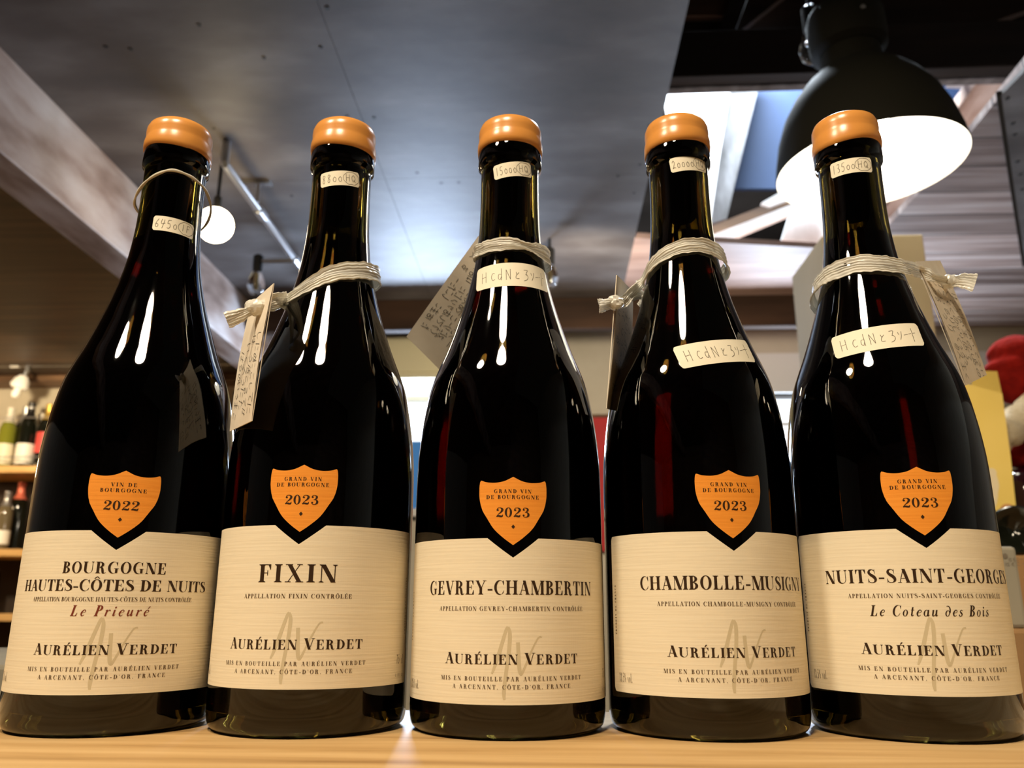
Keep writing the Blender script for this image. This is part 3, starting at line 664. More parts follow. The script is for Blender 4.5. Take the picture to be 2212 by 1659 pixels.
# pencil / pen strokes in a unit box
PEN = {
 '6': [[(.75, 1), (.35, .62), (.15, .25), (.35, .02), (.65, .12), (.6, .38), (.25, .35)]],
 '4': [[(.25, 1), (.1, .5), (.5, .45), (.9, .55)], [(.75, .95), (.55, .4), (.35, -.1)]],
 '5': [[(.3, .95), (.2, .55), (.6, .55), (.7, .2), (.4, -.02), (.1, .06)], [(.3, .95), (.85, 1.0)]],
 '8': [[(.75, .9), (.35, .95), (.3, .65), (.65, .35), (.5, .02), (.2, .15), (.4, .5), (.8, .85)]],
 '0': [[(.5, .62), (.2, .4), (.3, .08), (.7, .1), (.78, .45), (.5, .62)]],
 '1': [[(.5, 1), (.45, 0)]],
 '3': [[(.2, .9), (.6, 1), (.65, .7), (.35, .52), (.7, .35), (.6, .05), (.2, 0)]],
 '2': [[(.1, .75), (.4, 1), (.65, .75), (.4, .3), (.1, .05), (.5, .15), (.9, .08)]],
 'H': [[(.15, 1), (.12, 0)], [(.78, 1), (.75, 0)], [(.12, .5), (.78, .55)]],
 'Q': [[(.5, .95), (.15, .65), (.25, .15), (.65, .1), (.85, .55), (.5, .95)], [(.5, .3), (.95, -.05)]],
 'F': [[(.2, 1), (.15, 0)], [(.2, 1), (.8, .98)], [(.18, .55), (.65, .55)]],
 'I': [[(.5, 1), (.45, 0)]],
 'C': [[(.8, .7), (.45, .72), (.2, .4), (.4, .08), (.8, .15)]],
 'd': [[(.7, .55), (.3, .55), (.2, .2), (.5, .08), (.72, .35)], [(.78, 1.1), (.72, 0)]],
 'N': [[(.15, 0), (.2, .95)], [(.2, .95), (.75, .05)], [(.75, .05), (.8, 1)]],
 'to': [[(.3, .75), (.4, .45)], [(.75, .7), (.3, .4), (.25, .15), (.75, .12)]],
 'yo': [[(.15, .95), (.65, .95), (.45, .6), (.7, .4), (.55, .1), (.1, -.05)], [(.35, .55), (.6, .55)]],
 'so': [[(.15, .8), (.25, .55)], [(.75, .85), (.6, .45), (.3, .1)]],
 'bar': [[(.1, .5), (.9, .55)]],
 'ju': [[(.05, .58), (.95, .66)], [(.55, 1.1), (.5, -.15)]],
}
KANA = [
 [[(.3, 1), (.28, .3), (.5, .02), (.85, .25)]],
 [[(.1, .75), (.6, .8)], [(.35, 1), (.1, 0)], [(.55, .5), (.9, .5)], [(.5, .1), (.9, .08)]],
 [[(.55, .85), (.4, .3), (.15, .2), (.15, .6), (.5, .88), (.85, .6), (.75, .2), (.5, .02)]],
 [[(.2, .95), (.15, .05)], [(.45, .75), (.85, .75)], [(.45, .15), (.9, .12)]],
 [[(.2, .95), (.15, .05)], [(.4, .7), (.95, .72)], [(.7, .98), (.68, .2), (.45, .1), (.6, .02), (.9, .1)]],
 [[(.2, .9), (.75, .92), (.3, .45), (.7, .5), (.85, .2), (.5, .0), (.4, .18), (.65, .15)]],
 [[(.25, .95), (.25, .4)], [(.75, .95), (.75, .4), (.4, 0)]],
 [[(.75, .95), (.25, .5), (.75, .05)]],
 [[(.15, .85), (.2, .25), (.35, .3)], [(.75, .8), (.85, .4)]],
 [[(.35, .95), (.65, .85)], [(.15, .6), (.6, .7), (.75, .4), (.35, .0)]],
 [[(.2, .85), (.75, .85)], [(.2, .3), (.3, .05), (.8, .08)]],
 [[(.1, .85), (.9, .9), (.5, .55), (.45, .25), (.8, .02)]],
 [[(.15, .8), (.8, .85), (.15, .05)], [(.5, .4), (.9, .05)]],
 [[(.1, .5), (.9, .52)]],
 [[(.5, 1.05), (.5, .85)], [(.1, .82), (.95, .82)], [(.15, .82), (.05, .0)], [(.5, .75), (.5, .45), (.8, .6)], [(.35, .4), (.35, .05), (.75, .05), (.75, .4), (.35, .4)]],
 [[(.15, .75), (.25, .5)], [(.45, .8), (.5, .55)], [(.85, .8), (.7, .35), (.35, .05)]],
 [[(.1, .8), (.9, .8)], [(.5, 1), (.5, 0)], [(.2, .4), (.8, .45)], [(.1, .05), (.9, .08)]],
]
def pen_word(keys, x0, y0, w, h, lw, step=None):
    out = []; x = x0
    for k in keys:
        for st in (PEN[k] if isinstance(k, str) else KANA[k]):
            out += stroke([(x+p[0]*w*.86, y0+p[1]*h) for p in st], lw, 5)
        x += step or w
    return out
def rounded(hw, hh, r):
    zb = lambda s: -hh+corner(s, hw, r); zt = lambda s: hh-corner(s, hw, r)
    return grid_polys(-hw, hw, zb, zt, 0.7, 3)
def oval(cx, cy, rx, ry, lw): return stroke([(cx+rx*math.cos(t*math.pi/8), cy+ry*math.sin(t*math.pi/8)*(1+.06*math.sin(3*t))) for t in range(17)], lw, 3)

AU = lambda: text_line('AURÉLIEN VERDET', -28.7, 28.7, -41.1, 4.3, 1.0, small=.86, gap_=.10)
def generic():
    big = AU(); small = text_line('MIS EN BOUTEILLE PAR AURÉLIEN VERDET', -30.6, 30.4, -47.3, 1.6, 1, gap_=.30)
    small += text_line('A ARCENANT, CÔTE-D\'OR, FRANCE', -24.8, 24.6, -50.3, 1.6, 1, gap_=.30)
    small += text_line('13,5% vol.', -55.2, -46.3, -52.0, 3.5, .40)+text_up('PRODUIT DE FRANCE', -56.4, -33.1, -12.9, 1.25)
    small += text_line('75 cl', 49.5, 55.5, -52.0+4.0, 3.7, .45)+text_line('L FIX 22', 49.0, 56.0, -53.2, 1.2, .6)+text_up('CONTIENT DES SULFITES', 57.5, -36, -12, 1.1)
    mono = stroke([(-8.2, -44.6, .7), (-6.2, -39.5, 1.5), (-4.2, -33, 1.4), (-2.6, -28, 1.2), (-1.9, -26.9, .9)])
    mono += stroke([(-1.9, -26.9, .9), (-1.2, -29.5, 1.5), (-1.5, -36, 1.5), (-2.6, -44, 1.4), (-3.4, -51, 1.5), (-3.3, -54.1, .9)])
    mono += stroke([(-5.4, -38.5, .6), (-3, -37.9, .8), (-1.3, -37.9, .7)])
    mono += stroke([(2.0, -32.8, 1.5), (2.2, -37, 1.5), (2.4, -41, 1.6), (3.0, -44.4, 1.4), (4.2, -43.2, .9), (7.2, -36.5, .7), (10.0, -31.4, .6), (11.6, -30.7, .7)])
    return big, small, mono
GEN = generic()
AP = lambda t, a, b_, z: text_line(t, a, b_, z, 1.7, 1, gap_=.16)
BOT = [
 dict(x=-.19275, y=.37958, phi=20.0, zb=72.2, year='2022', vin=('VIN DE', -5.2, 5.0), bg=('BOURGOGNE', -9.2, 9.0),
      big=lambda: text_line('BOURGOGNE', -20.4, 20.4, -9.4, 4.6, 1, gap_=.08)+text_line('HAUTES-CÔTES DE NUITS', -41.2, 41.2, -16.4, 4.5, 1, gap_=.03),
      app=lambda: text_line('APPELLATION BOURGOGNE HAUTES-CÔTES DE NUITS CONTRÔLÉE', -33.6, 33.6, -20.5, 1.7, 1, gap_=.02),
      cu=lambda: text_line('Le Prieuré', -14.6, 14.8, -26.2, 4.2, .95, .24), cuink='ink_red', price=(9.7, 231.5, -1.7, ['6', '4', '5', '0'], 'IF'), note=None,
      label='leftmost wine bottle, orange shield dated 2022 and thin cord round its neck'),
 dict(x=-.10603, y=.38299, phi=4.7, zb=74.6, year='2023', big=lambda: text_line('FIXIN', -16.4, 16.4, -15.1, 7.1, 1, gap_=.17), app=lambda: AP('APPELLATION FIXIN CONTRÔLÉE', -22.9, 22.9, -21.4),
      price=(2.9, 256.8, 6, ['8', '8', '0', '0'], 'HQ'), note=None, label='second wine bottle from the left, one short five letter word heading its cream label'),
 dict(x=-.01877, y=.38455, phi=5.4, zb=69.4, year='2023', big=lambda: text_line('GEVREY-CHAMBERTIN', -38.9, 38.7, -14.5, 5.5, 1, gap_=.06), app=lambda: AP('APPELLATION GEVREY-CHAMBERTIN CONTRÔLÉE', -32.4, 32.2, -20.8),
      price=(2.3, 260.7, 8, ['1', '5', '0', '0', '0'], 'HQ'), note=(3.0, 202.3, 2, 40.5, 13.4), label='middle one of the five wine bottles, wide note sticker right under its white tape'),
 dict(x=.06783, y=.38654, phi=8.9, zb=72.3, year='2023', big=lambda: text_line('CHAMBOLLE-MUSIGNY', -40.2, 40.2, -15.2, 5.4, 1, gap_=.06), app=lambda: AP('APPELLATION CHAMBOLLE-MUSIGNY CONTRÔLÉE', -32.3, 32.5, -21.6),
      price=(3.7, 263.4, 6.5, ['2', '0', '0', '0', '0'], 'HQ'), note=(8.35, 159.8, 10, 40, 12.6), label='second wine bottle from the right, wide note sticker tilted on its shoulder'),
 dict(x=.15463, y=.38763, phi=-4.7, zb=73.5, year='2023', big=lambda: text_line('NUITS-SAINT-GEORGES', -42.1, 44.0, -13.5, 5.4, 1, gap_=.08), app=lambda: AP('APPELLATION NUITS-SAINT-GEORGES CONTRÔLÉE', -32.0, 33.4, -19.4),
      cu=lambda: text_line('Le Coteau des Bois', -23.8, 23.4, -26.4, 4.2, .92, .24), cuink='ink', price=(-4.4, 261.0, .5, ['1', '3', '5', '0', '0'], 'HQ'), note=(-7.7, 166.4, 6, 40, 13.0),
      label='rightmost wine bottle, below the black pendant lamp and beside the yellow box'),
]
for i, B in enumerate(BOT):
    bt = thing('wine_bottle', (B['x'], B['y'], T), B['label'], 'wine bottle', 'row of wine bottles on the counter')
    shared('glass_body', lambda: MB().lathe(shell, n=128), M['glass'], bt, sharp=50)
    shared('wine', lambda: MB().lathe(wine_prof, n=96), M['wine'], bt, sharp=50)
    shared('cork', lambda: MB().lathe([(.0001, .240), (.0085, .240), (.0090, .241), (.0090, .2885), (.0001, .2885)], n=40), M['cork'], bt)
    o = wax_mb(11+i)().build('wax_cap', M['wax'], bt, smooth=True, world=False, sharp=60); o['label'] = 'orange wax cap'
    phi0 = math.radians(B['phi']); zb0 = B['zb']/1000
    # main label
    mb = MB(); mb.keepn = True
    wrap(grid_polys(-LHW, LHW, lambda s: LBOT+corner(s, LHW), lambda s: notch(s)-corner(s, LHW), 1.0, 3), phi0, zb0, mb, .00014, 0)
    big, small, mono = GEN
    wrap(subdivide(mono), phi0, zb0, mb, .00018, 3)
    wrap(subdivide(big+B['big']()), phi0, zb0, mb, .00022, 1)
    wrap(subdivide(small+B['app']()), phi0, zb0, mb, .00022, 2)
    mats = [M['label'], M['ink'], M['ink_small'], M['monogram']]
    if 'cu' in B:
        mats.append(M[B['cuink']]); wrap(subdivide(B['cu']()), phi0, zb0, mb, .00022, 4)
    o = mb.build('front_label', mats, bt, smooth=False, world=False); o['label'] = 'cream paper label with brown lettering'
    # shield
    mb = MB(); mb.keepn = True
    zs = zb0+.005
    wrap(SHIELD, phi0, zs, mb, .00014, 0)
    vin = B.get('vin', ('GRAND VIN', -8.0, 7.6)); bg = B.get('bg', ('DE BOURGOGNE', -11.2, 10.8))
    tx = text_line(vin[0], vin[1], vin[2], 21.2, 1.55, 1, gap_=.28)+text_line(bg[0], bg[1], bg[2], 18.8, 1.55, 1, gap_=.24)
    tx += [[(x, z) for x, z in q] for q in text_line(B['year'], -7.2, 6.8, 11.3, 3.9, 1, gap_=.07)]
    tx += [[(-.75, 7.4), (0, 6.5), (.75, 7.4), (0, 8.3)]]
    wrap(subdivide(tx), phi0, zs, mb, .00022, 1)
    o = mb.build('vintage_shield', [M['shield'], M['ink']], bt, world=False); o['label'] = 'orange shield with the vintage year'
    # price sticker on the neck
    s0, z0, tl, digs, code = B['price']
    mb = MB(); mb.keepn = True; z0 /= 1000; ph = s0/1000/rad(z0); tl = math.radians(tl)
    wrap(rounded(10.2, 4.0, 1.1), ph, z0, mb, .00012, 0, tl)
    w = 2.75 if len(digs) == 4 else 2.25
    pw = pen_word(digs, -9.2, -2.2, w, 4.6, .24)+pen_word(list(code), 2.9, -1.7, 2.8, 3.8, .24)+oval(5.8, .1, 4.1, 3.4, .20)
    wrap(pw, ph, z0, mb, .00018, 1, tl)
    o = mb.build('price_sticker', [M['sticker'], M['pencil']], bt, world=False); o['label'] = 'small white sticker with a pencilled price'
    if B['note']:
        s0, z0, tl, w, h = B['note']; z0 /= 1000; tl = math.radians(tl); ph = s0/1000/rad(z0)
        mb = MB(); mb.keepn = True
        wrap(rounded(w/2, h/2, 1.7), ph, z0, mb, .00012, 0, tl)
        pw = []
        for kk, key in enumerate(['H', 'C', 'd', 'N', 'to', 'yo', 'so', 'bar', 'ju']):
            xk = [-16.6, -11.5, -8.0, -4.2, .2, 4.4, 8.2, 11.0, 13.2][kk]; wk = [4.2, 3.4, 3.2, 3.8, 3.6, 4.2, 3.2, 2.6, 4.6][kk]
            pw += pen_word([key], xk, -3.2, wk, 6.2, .26)
        wrap(pw, ph, z0, mb, .00018, 1, tl)
        o = mb.build('note_sticker', [M['sticker'], M['pencil']], bt, world=False); o['label'] = 'wide white sticker with a pencilled note'

# ------------------------------------------------------------------ hang tags tied to the necks
def tape_material():
    mt = mat('crinkled_white_tape', rgb(244, 242, 236), 0.24, 0, 0.7)
    b = mt.node_tree.nodes['Principled BSDF']; b.inputs['Transmission Weight'].default_value = 0.0
    b.inputs['Subsurface Weight'].default_value = 0.0
    tc = N(mt, 'ShaderNodeTexCoord'); no = N(mt, 'ShaderNodeTexNoise'); no.inputs['Scale'].default_value = 260; no.inputs['Detail'].default_value = 4
    bp = N(mt, 'ShaderNodeBump'); bp.inputs['Strength'].default_value = 0.5; bp.inputs['Distance'].default_value = 0.001
    L(mt, tc.outputs['Object'], no.inputs['Vector']); L(mt, no.outputs['Fac'], bp.inputs['Height']); L(mt, bp.outputs[0], b.inputs['Normal'])
    tr = N(mt, 'ShaderNodeBsdfTranslucent'); tr.inputs[0].default_value = rgb(240, 236, 224)
    mx = N(mt, 'ShaderNodeMixShader'); mx.inputs[0].default_value = 0.35
    L(mt, b.outputs[0], mx.inputs[1]); L(mt, tr.outputs[0], mx.inputs[2]); L(mt, mx.outputs[0], mt.node_tree.nodes['Material Output'].inputs[0])
    return mt
M['tape'] = tape_material()
M['cord'] = mat('white_cord', rgb(210, 204, 190), 0.5)
M['card'] = textured('tag_card', [(0.3, rgb(226, 214, 196)), (0.7, rgb(236, 226, 210))], (1, 1, 1), 90, 3, 0.7, 0.2)

def tape(mb, pts, widths, wdirs, seed=1, th=.0007):
    """crinkled flat tape along pts (world), widths in metres, wdirs = direction across the tape"""
    r_ = random.Random(seed); n = 25
    Q = cr_path([tuple(p)+(w,)+tuple(d) for p, w, d in zip(pts, widths, wdirs)], 7); V = []
    ph = [r_.uniform(0, 6.28) for _ in range(6)]
    for i, q in enumerate(Q):
        p = Vector(q[:3]); w = q[3]; d = Vector(q[4:7])
        t = Vector(Q[min(i+1, len(Q)-1)][:3])-Vector(Q[max(i-1, 0)][:3])
        if t.length < 1e-9: t = Vector((1, 0, 0))
        t.normalize(); d = (d-t*d.dot(t)).normalized(); nn = d.cross(t).normalized()
        for side in (1, -1):
            for k in range(n):
                u = (k/(n-1)-.5)*(1 if side > 0 else -1)
                rip = (.30*math.sin(u*38+ph[0]+i*.05)+.26*math.sin(u*71+ph[1]-i*.09)+.40*math.sin(u*9+i*.22+ph[2])+.2*math.sin(i*1.7+ph[5]+u*6))*.00062
                edge = 1+.05*math.sin(i*.9+ph[3])+.04*math.sin(i*2.1+ph[4])
                V.append(p+d*(u*w*edge)+nn*(rip+side*th/2*(1-abs(u)*1.2)+.0007*(1-4*u*u)))
    m_ = 2*n
    Fs = [(i*m_+k, i*m_+(k+1) % m_, (i+1)*m_+(k+1) % m_, (i+1)*m_+k) for i in range(len(Q)-1) for k in range(m_)]
    Fs += [tuple(range(m_-1, -1, -1)), tuple((len(Q)-1)*m_+k for k in range(m_))]
    mb.add(V, Fs)
def on_neck(B, deg, z, off=.0012):
    a = math.radians(deg); r = rad(z/1000)+off
    return Vector((B['x']+r*math.sin(a), B['y']-r*math.cos(a), T+z/1000))
def neck_dir(B, deg, z):
    z /= 1000; a = math.radians(deg); s = (rad(z+.002)-rad(z-.002))/.004
    return Vector((s*math.sin(a), -s*math.cos(a), 1)).normalized()
def card_obj(parent, A, Bc, C, rows, seed, th=.0004, hole=None, left_margin=.12):
    """A corner, Bc along the long side, C along the short side; writing rows run along the long side"""
    A, Bc, C = Vector(A), Vector(Bc), Vector(C); u = Bc-A; v = C-A; n_ = u.cross(v).normalized()
    if n_.dot(CAM-A) < 0: n_ = -n_
    r_ = random.Random(seed); lu, lv = u.length, v.length; uh, vh = u/lu, v/lv
    mb = MB(); mb.keepn = True
    bend = lambda a, b_: n_*(.0012*math.sin(a*math.pi))
    nu, nv = 8, 4; 
    for side, off in ((1, th/2), (-1, -th/2)):
        V = [A+u*(i/nu)+v*(j/nv)+bend(i/nu, j/nv)+n_*off for i in range(nu+1) for j in range(nv+1)]
        Fs = [(i*(nv+1)+j, (i+1)*(nv+1)+j, (i+1)*(nv+1)+j+1, i*(nv+1)+j+1) for i in range(nu) for j in range(nv)]
        mb.add(V, Fs)
    E4 = [A, A+u, A+u+v, A+v]
    for k in range(4):
        p, q = E4[k], E4[(k+1) % 4]; mb.add([p-n_*th/2, q-n_*th/2, q+n_*th/2, p+n_*th/2], [(0, 1, 2, 3)])
    # handwriting, both visible face only
    def place(polys):
        for q in polys:
            mb.add([A+uh*x+vh*y+bend(x/lu, y/lv)+n_*(th/2+.00012) for x, y in q], [tuple(range(len(q)))], 1)
    hh = lv/(rows+.8)
    for r in range(rows):
        x = lu*left_margin+r_.uniform(0, .004); y = hh*(.5+r); end = lu*r_.uniform(.82, .97)
        while x < end:
            k = r_.randrange(len(KANA)); w = hh*r_.uniform(.50, .92); h_ = hh*r_.uniform(.60, 1.0); sl = r_.uniform(.1, .35)
            if r_.random() < .10: x += hh*r_.uniform(.3, .9); continue
            q_ = pen_word([k], 0, 0, w, h_, 0.00024); yo = y+r_.uniform(-.10, .10)*hh
            place([[(x+px+sl*py, yo+py) for px, py in q] for q in q_]); x += w*r_.uniform(.80, 1.05)
    return mb.build('card', [M['card'], M['pen']], parent)

def lump(mb, c, r, seed, sx=1, sy=1, sz=1):
    r_ = random.Random(seed); D = [Vector((r_.uniform(-1, 1), r_.uniform(-1, 1), r_.uniform(-1, 1))).normalized() for _ in range(9)]
    mb.sphere(c, r, 20, 0, sx, sy, sz, fn=lambda d: 1+sum(.16*max(0, d.dot(q))**6 for q in D)-.16*abs(math.sin(6*d.dot(D[0])+2*d.dot(D[1])))-.10*abs(math.sin(9*d.dot(D[2]))))

# leftmost bottle: thin cord only
B = BOT[0]
t = thing('neck_cord', on_neck(B, 0, 250), 'thin white cord looped round the neck of the leftmost bottle', 'cord')
pts = []
for (dg, z, of) in ((-100, 246, .0030), (-75, 248, .0028), (-50, 252, .0016), (-25, 256, .0008), (0, 259, .0008), (20, 260.8, .0010), (42, 260.4, .0012), (62, 259, .0018), (85, 256, .0030), (108, 250, .0040), (130, 244, .003), (160, 240, .0015), (195, 238, .0012), (225, 240, .0012), (248, 243, .002)):
    pts.append(tuple(on_neck(B, dg, z, of)))
P = cr_path(pts+[pts[0]], 6)[:-1]
MB().tube(P, [.00055+.00025*abs(math.sin(k*.35)) for k in range(len(P))], 8, closed=True).build('loop', M['cord'], t, smooth=True)

def tag_on(i, loop, loose, label, card, knot, tail, rows, seed, margin=.12):
    """loop: (deg, z, width mm) on the bottle; loose: world points from the loop to the knot and back"""
    B = BOT[i]
    base = on_neck(B, loop[0][0], loop[0][1])
    t = thing('hang_tag', base, label, 'hang tag', 'hang tags tied to the bottle necks')
    mb = MB()
    pts = [on_neck(B, d, z, of) for d, z, w, of in loop]; ws = [w/1000 for d, z, w, of in loop]; ds = [neck_dir(B, d, z) for d, z, w, of in loop]
    for (p, w) in loose[0][::-1]: pts.insert(0, Vector(p)); ws.insert(0, w/1000); ds.insert(0, Vector((0, -.2, 1)))
    for (p, w) in loose[1]: pts.append(Vector(p)); ws.append(w/1000); ds.append(Vector((0, -.2, 1)))
    tape(mb, pts, ws, ds, seed); mb.build('tape', M['tape'], t, smooth=True, sharp=60)
    mb = MB(); lump(mb, knot[0], knot[1], seed+3, 1.25, .9, .9); mb.build('knot', M['tape'], t, smooth=True, sharp=18)
    mb = MB(); tape(mb, [Vector(p) for p, w in tail], [w/1000 for p, w in tail], [Vector((.1, -.2, 1))]*len(tail), seed+5); mb.build('tape_end', M['tape'], t, smooth=True, sharp=60)
    card_obj(t, card[0], card[1], card[2], rows, seed+9, left_margin=margin)
    return t
# second bottle
kB = at(556, 664, .349)
A_, B_, C_2 = at(543, 655, .366), at(497, 932, .366), at(592, 612, .338)
tag_on(1, [(-52, 192.5, 7, .0022), (-39, 194.2, 7.5, .0012), (-12, 198.7, 8, .0010), (12, 203.3, 9, .0010), (39, 206.5, 9.5, .0012), (70, 209.5, 9.5, .0022), (100, 211, 9, .0042), (130, 211, 8, .003), (165, 209, 7, .001), (200, 204, 6, .001), (235, 198, 6, .001), (262, 194, 6, .0015)],
       ([(kB, 4), (at(578, 656, .349), 5.5), (at(600, 647, .350), 6.5)], [(at(612, 655, .370), 5), (at(585, 664, .358), 4), (kB, 3.5)]),
       'cream hang tag with black handwriting tied left of the second bottle from the left', (A_, B_, C_2), (at(553, 664, .347), .0048), [(at(552, 667, .347), 3), (at(535, 674, .346), 4.5), (at(515, 683, .344), 6.5), (at(489, 692, .342), 7.5)], 4, 21, .30)
# middle bottle
kC = at(1060, 560, .412)
tag_on(2, [(-80, 221.0, 7, .0016), (-55, 219.6, 7.5, .001), (-31, 219.4, 7.5, .001), (2, 219.3, 7, .001), (26, 218.6, 4.5, .0012), (40, 218.4, 5.5, .0012), (56, 218.4, 8.5, .0016), (80, 217.5, 8.5, .0034), (105, 217, 7, .003), (140, 218, 6, .001)],
       ([(kC, 4), (on_neck(BOT[2], -140, 222, .0012), 5), (on_neck(BOT[2], -110, 221.5, .0014), 6)], [(on_neck(BOT[2], 165, 219, .0012), 5), (kC, 4)]),
       'shadowed hang tag with slanting handwriting behind the middle bottle', (at(878, 727, .440), at(1040, 501, .412), at(966, 815, .447)), (kC, .004), [(kC, 3), (at(1075, 556, .418), 5), (at(1090, 552, .422), 6)], 5, 31)
# fourth bottle
kD = at(1330, 654, .375)
tag_on(3, [(-95, 206, 6, .0024), (-70, 210.5, 6.5, .0014), (-45, 214.2, 7.5, .001), (-13, 217.0, 8, .001), (18, 218.0, 8, .001), (45, 217.5, 8.5, .0014), (70, 215.5, 8.5, .0032), (95, 213, 8, .0040), (125, 210, 7, .002), (165, 206, 6, .001), (205, 202, 6, .001), (240, 199, 6, .0012)],
       ([(kD, 4), (at(1345, 655, .380), 5), (at(1362, 636, .381), 5.5)], [(at(1385, 636, .397), 5), (at(1360, 643, .386), 4.5), (kD, 4)]),
       'narrow hang tag seen nearly edge on, left of the second bottle from the right', (at(1332, 594, .375), at(1310, 882, .375), at(1367, 630, .41)), (kD, .0040), [(kD, 3), (at(1318, 656, .373), 4.5), (at(1306, 659, .371), 6), (at(1293, 661, .370), 7)], 4, 41)
# rightmost bottle
kE = at(2052, 607, .408)
tag_on(4, [(-128, 197, 7, .002), (-112, 201, 8, .0036), (-95, 203.5, 9, .0032), (-78, 205.5, 9, .0022), (-62, 206.6, 9.5, .0012), (-26, 207.2, 9.5, .001), (5, 206.4, 9.5, .001), (35, 206.5, 9, .0014), (55, 207.0, 8, .0030)],
       ([(at(1965, 622, .412), 7), (on_neck(BOT[4], -200, 196, .0012), 7), (on_neck(BOT[4], -160, 195, .0012), 7)], [(at(1990, 588, .392), 6.5), (at(2020, 600, .393), 5), (kE, 4)]),
       'pale hang tag with dense handwriting hanging right of the rightmost bottle', (at(1978, 565, .392), at(2085, 833, .392), at(2030, 563, .424)), (kE, .0046), [(kE, 4), (at(2066, 607, .404), 6), (at(2084, 607, .402), 8), (at(2107, 611, .400), 9)], 5, 51)
# ------------------------------------------------------------------ bottle rack on the left
M['rack_wood'] = textured('rack_pine', [(0.3, rgb(196, 150, 92)), (0.7, rgb(224, 182, 122))], (1.5, 20, 20), 2.5, 7, 0.5, 0.3)
M['rack_dark'] = mat('rack_back', rgb(52, 42, 34), 0.8)
M['dark_glass'] = mat('dark_bottle_glass', rgb(18, 20, 14), 0.08, 0, 0.6)
M['green_glass'] = mat('leaf_green_glass', rgb(120, 122, 40), 0.08, 0, 0.6)
M['smoke_glass'] = mat('smoky_pale_glass', rgb(104, 92, 70), 0.08, 0, 0.6)
YR = 3.95
zs1 = at(40, 1006, YR-.02).z; zs2 = at(35, 1186, YR-.02).z; zs3 = at(20, 1326, YR-.02).z
rack = thing('bottle_rack', (-2.3, 4.08, 0), 'pine bottle rack with lit shelves at the left edge behind the first bottle', 'shelf')
for z in (zs1, zs2, zs3, zs3-.42):
    o = MB().box((-3.2, YR-.02, z-.034), (-1.5, 4.22, z)).build('shelf_board', M['rack_wood'], rack); bevel(o, .003)
MB().box((-3.2, 4.222, 0), (-1.5, 4.235, zs1-.02)).build('back_panel', M['rack_dark'], rack)
for x in (-3.2, -1.52):
    MB().box((x, YR, 0), (x+.02, 4.22, zs1-.034)).build('side_panel', M['rack_wood'], rack)
for dz in (.045, .245):
    MB().tube([(-3.2, YR-.012, zs1+dz), (-1.5, YR-.012, zs1+dz)], .003, 8).build('guard_rail', M['metal'], rack)
for x in (-3.18, -1.52):
    MB().tube([(x, YR-.012, zs1), (x, YR-.012, zs1+.25)], .004, 8).build('rail_post', M['metal'], rack)
FARP = [(.0001, 0), (.034, 0), (.037, .004), (.0375, .02), (.0375, .185), (.035, .205), (.026, .228), (.017, .245), (.0145, .262), (.0142, .285)]
def far_bottle(px, Y, z, h, glass, caps, lab, label, lz=(.03, .11), capz=.24, group=None, ring=None):
    c = at(px, 1000, Y); c.z = z; k = h/.30
    t = thing('shelf_bottle', c, label, 'bottle', group)
    MB().lathe([(r*k, q*k) for r, q in FARP], c, 28, cap1=True).build('glass_body', glass, t, smooth=True)
    MB().lathe([(.0152*k, capz*k if capz > .25 else .262*k), (.0156*k, .29*k), (.0165*k, .292*k), (.0165*k, .300*k), (.015*k, .302*k), (.0001, .302*k)], c, 24).build('capsule', caps, t, smooth=True)
    if capz < .25:
        MB().lathe([(.029*k, .225*k), (.018*k, .246*k), (.0158*k, .264*k)], c, 24).build('foil_collar', caps, t, smooth=True)
    if lab: MB().lathe([(.0378*k, lz[0]*k), (.0378*k, lz[1]*k)], c, 36).build('label', lab, t, smooth=True)
    if ring: MB().lathe([(.0155*k, .272*k), (.0168*k, .274*k), (.0168*k, .280*k), (.0155*k, .282*k)], c, 24).build('silver_ring', ring, t, smooth=True)
    return t
cm = lambda n, r, g, b_, ro=.5, me=0: mat(n, rgb(r, g, b_), ro, me)
M['cream_lab'] = cm('cream_label', 232, 222, 196); M['white_lab'] = cm('white_label', 240, 236, 224); M['red_lab'] = cm('red_label', 214, 70, 66)
M['gold_foil'] = cm('gold_foil', 206, 170, 80, .35, .6); M['white_foil'] = cm('white_foil', 228, 220, 204); M['black_foil'] = cm('black_foil', 26, 24, 24, .3); M['rose_foil'] = cm('rose_foil', 226, 120, 96, .35, .4); M['silver'] = cm('silver_ring', 190, 190, 190, .3, .8); M['red_foil'] = cm('red_foil', 190, 60, 46, .4)
g_ = 'bottles on the rack'
def bh(px, py, Y, z): return at(px, py, Y).z-z
Y1 = 4.03
far_bottle(6, Y1, zs1, bh(6, 882, Y1, zs1), M['green_glass'], M['white_foil'], M['cream_lab'], 'green bottle with white capsule at the left end of the top rack shelf', (.02, .12), group=g_)
far_bottle(39, 4.14, zs1, bh(39, 880, 4.14, zs1), M['dark_glass'], M['silver'], M['cream_lab'], 'bottle with round silver top standing behind, second row of the top rack shelf', group=g_)
far_bottle(50, Y1, zs1, bh(58, 871, Y1, zs1), M['dark_glass'], M['black_foil'], M['white_lab'], 'dark bottle with silver ring and white label on the top rack shelf', (.02, .11), ring=M['silver'], group=g_)
far_bottle(74, 4.14, zs1, bh(74, 895, 4.14, zs1), M['dark_glass'], M['white_foil'], None, 'dark bottle with pale capsule between the white and red labelled bottles', group=g_)
far_bottle(90, Y1, zs1, bh(94, 875, Y1, zs1), M['dark_glass'], M['gold_foil'], M['red_lab'], 'dark bottle with gold capsule and red label on the top rack shelf', (.07, .165), group=g_)
far_bottle(498, Y1, zs1, bh(498, 848, Y1, zs1), M['dark_glass'], M['black_foil'], M['cream_lab'], 'dark bottle top glimpsed in the gap between the two left bottles', group=g_)
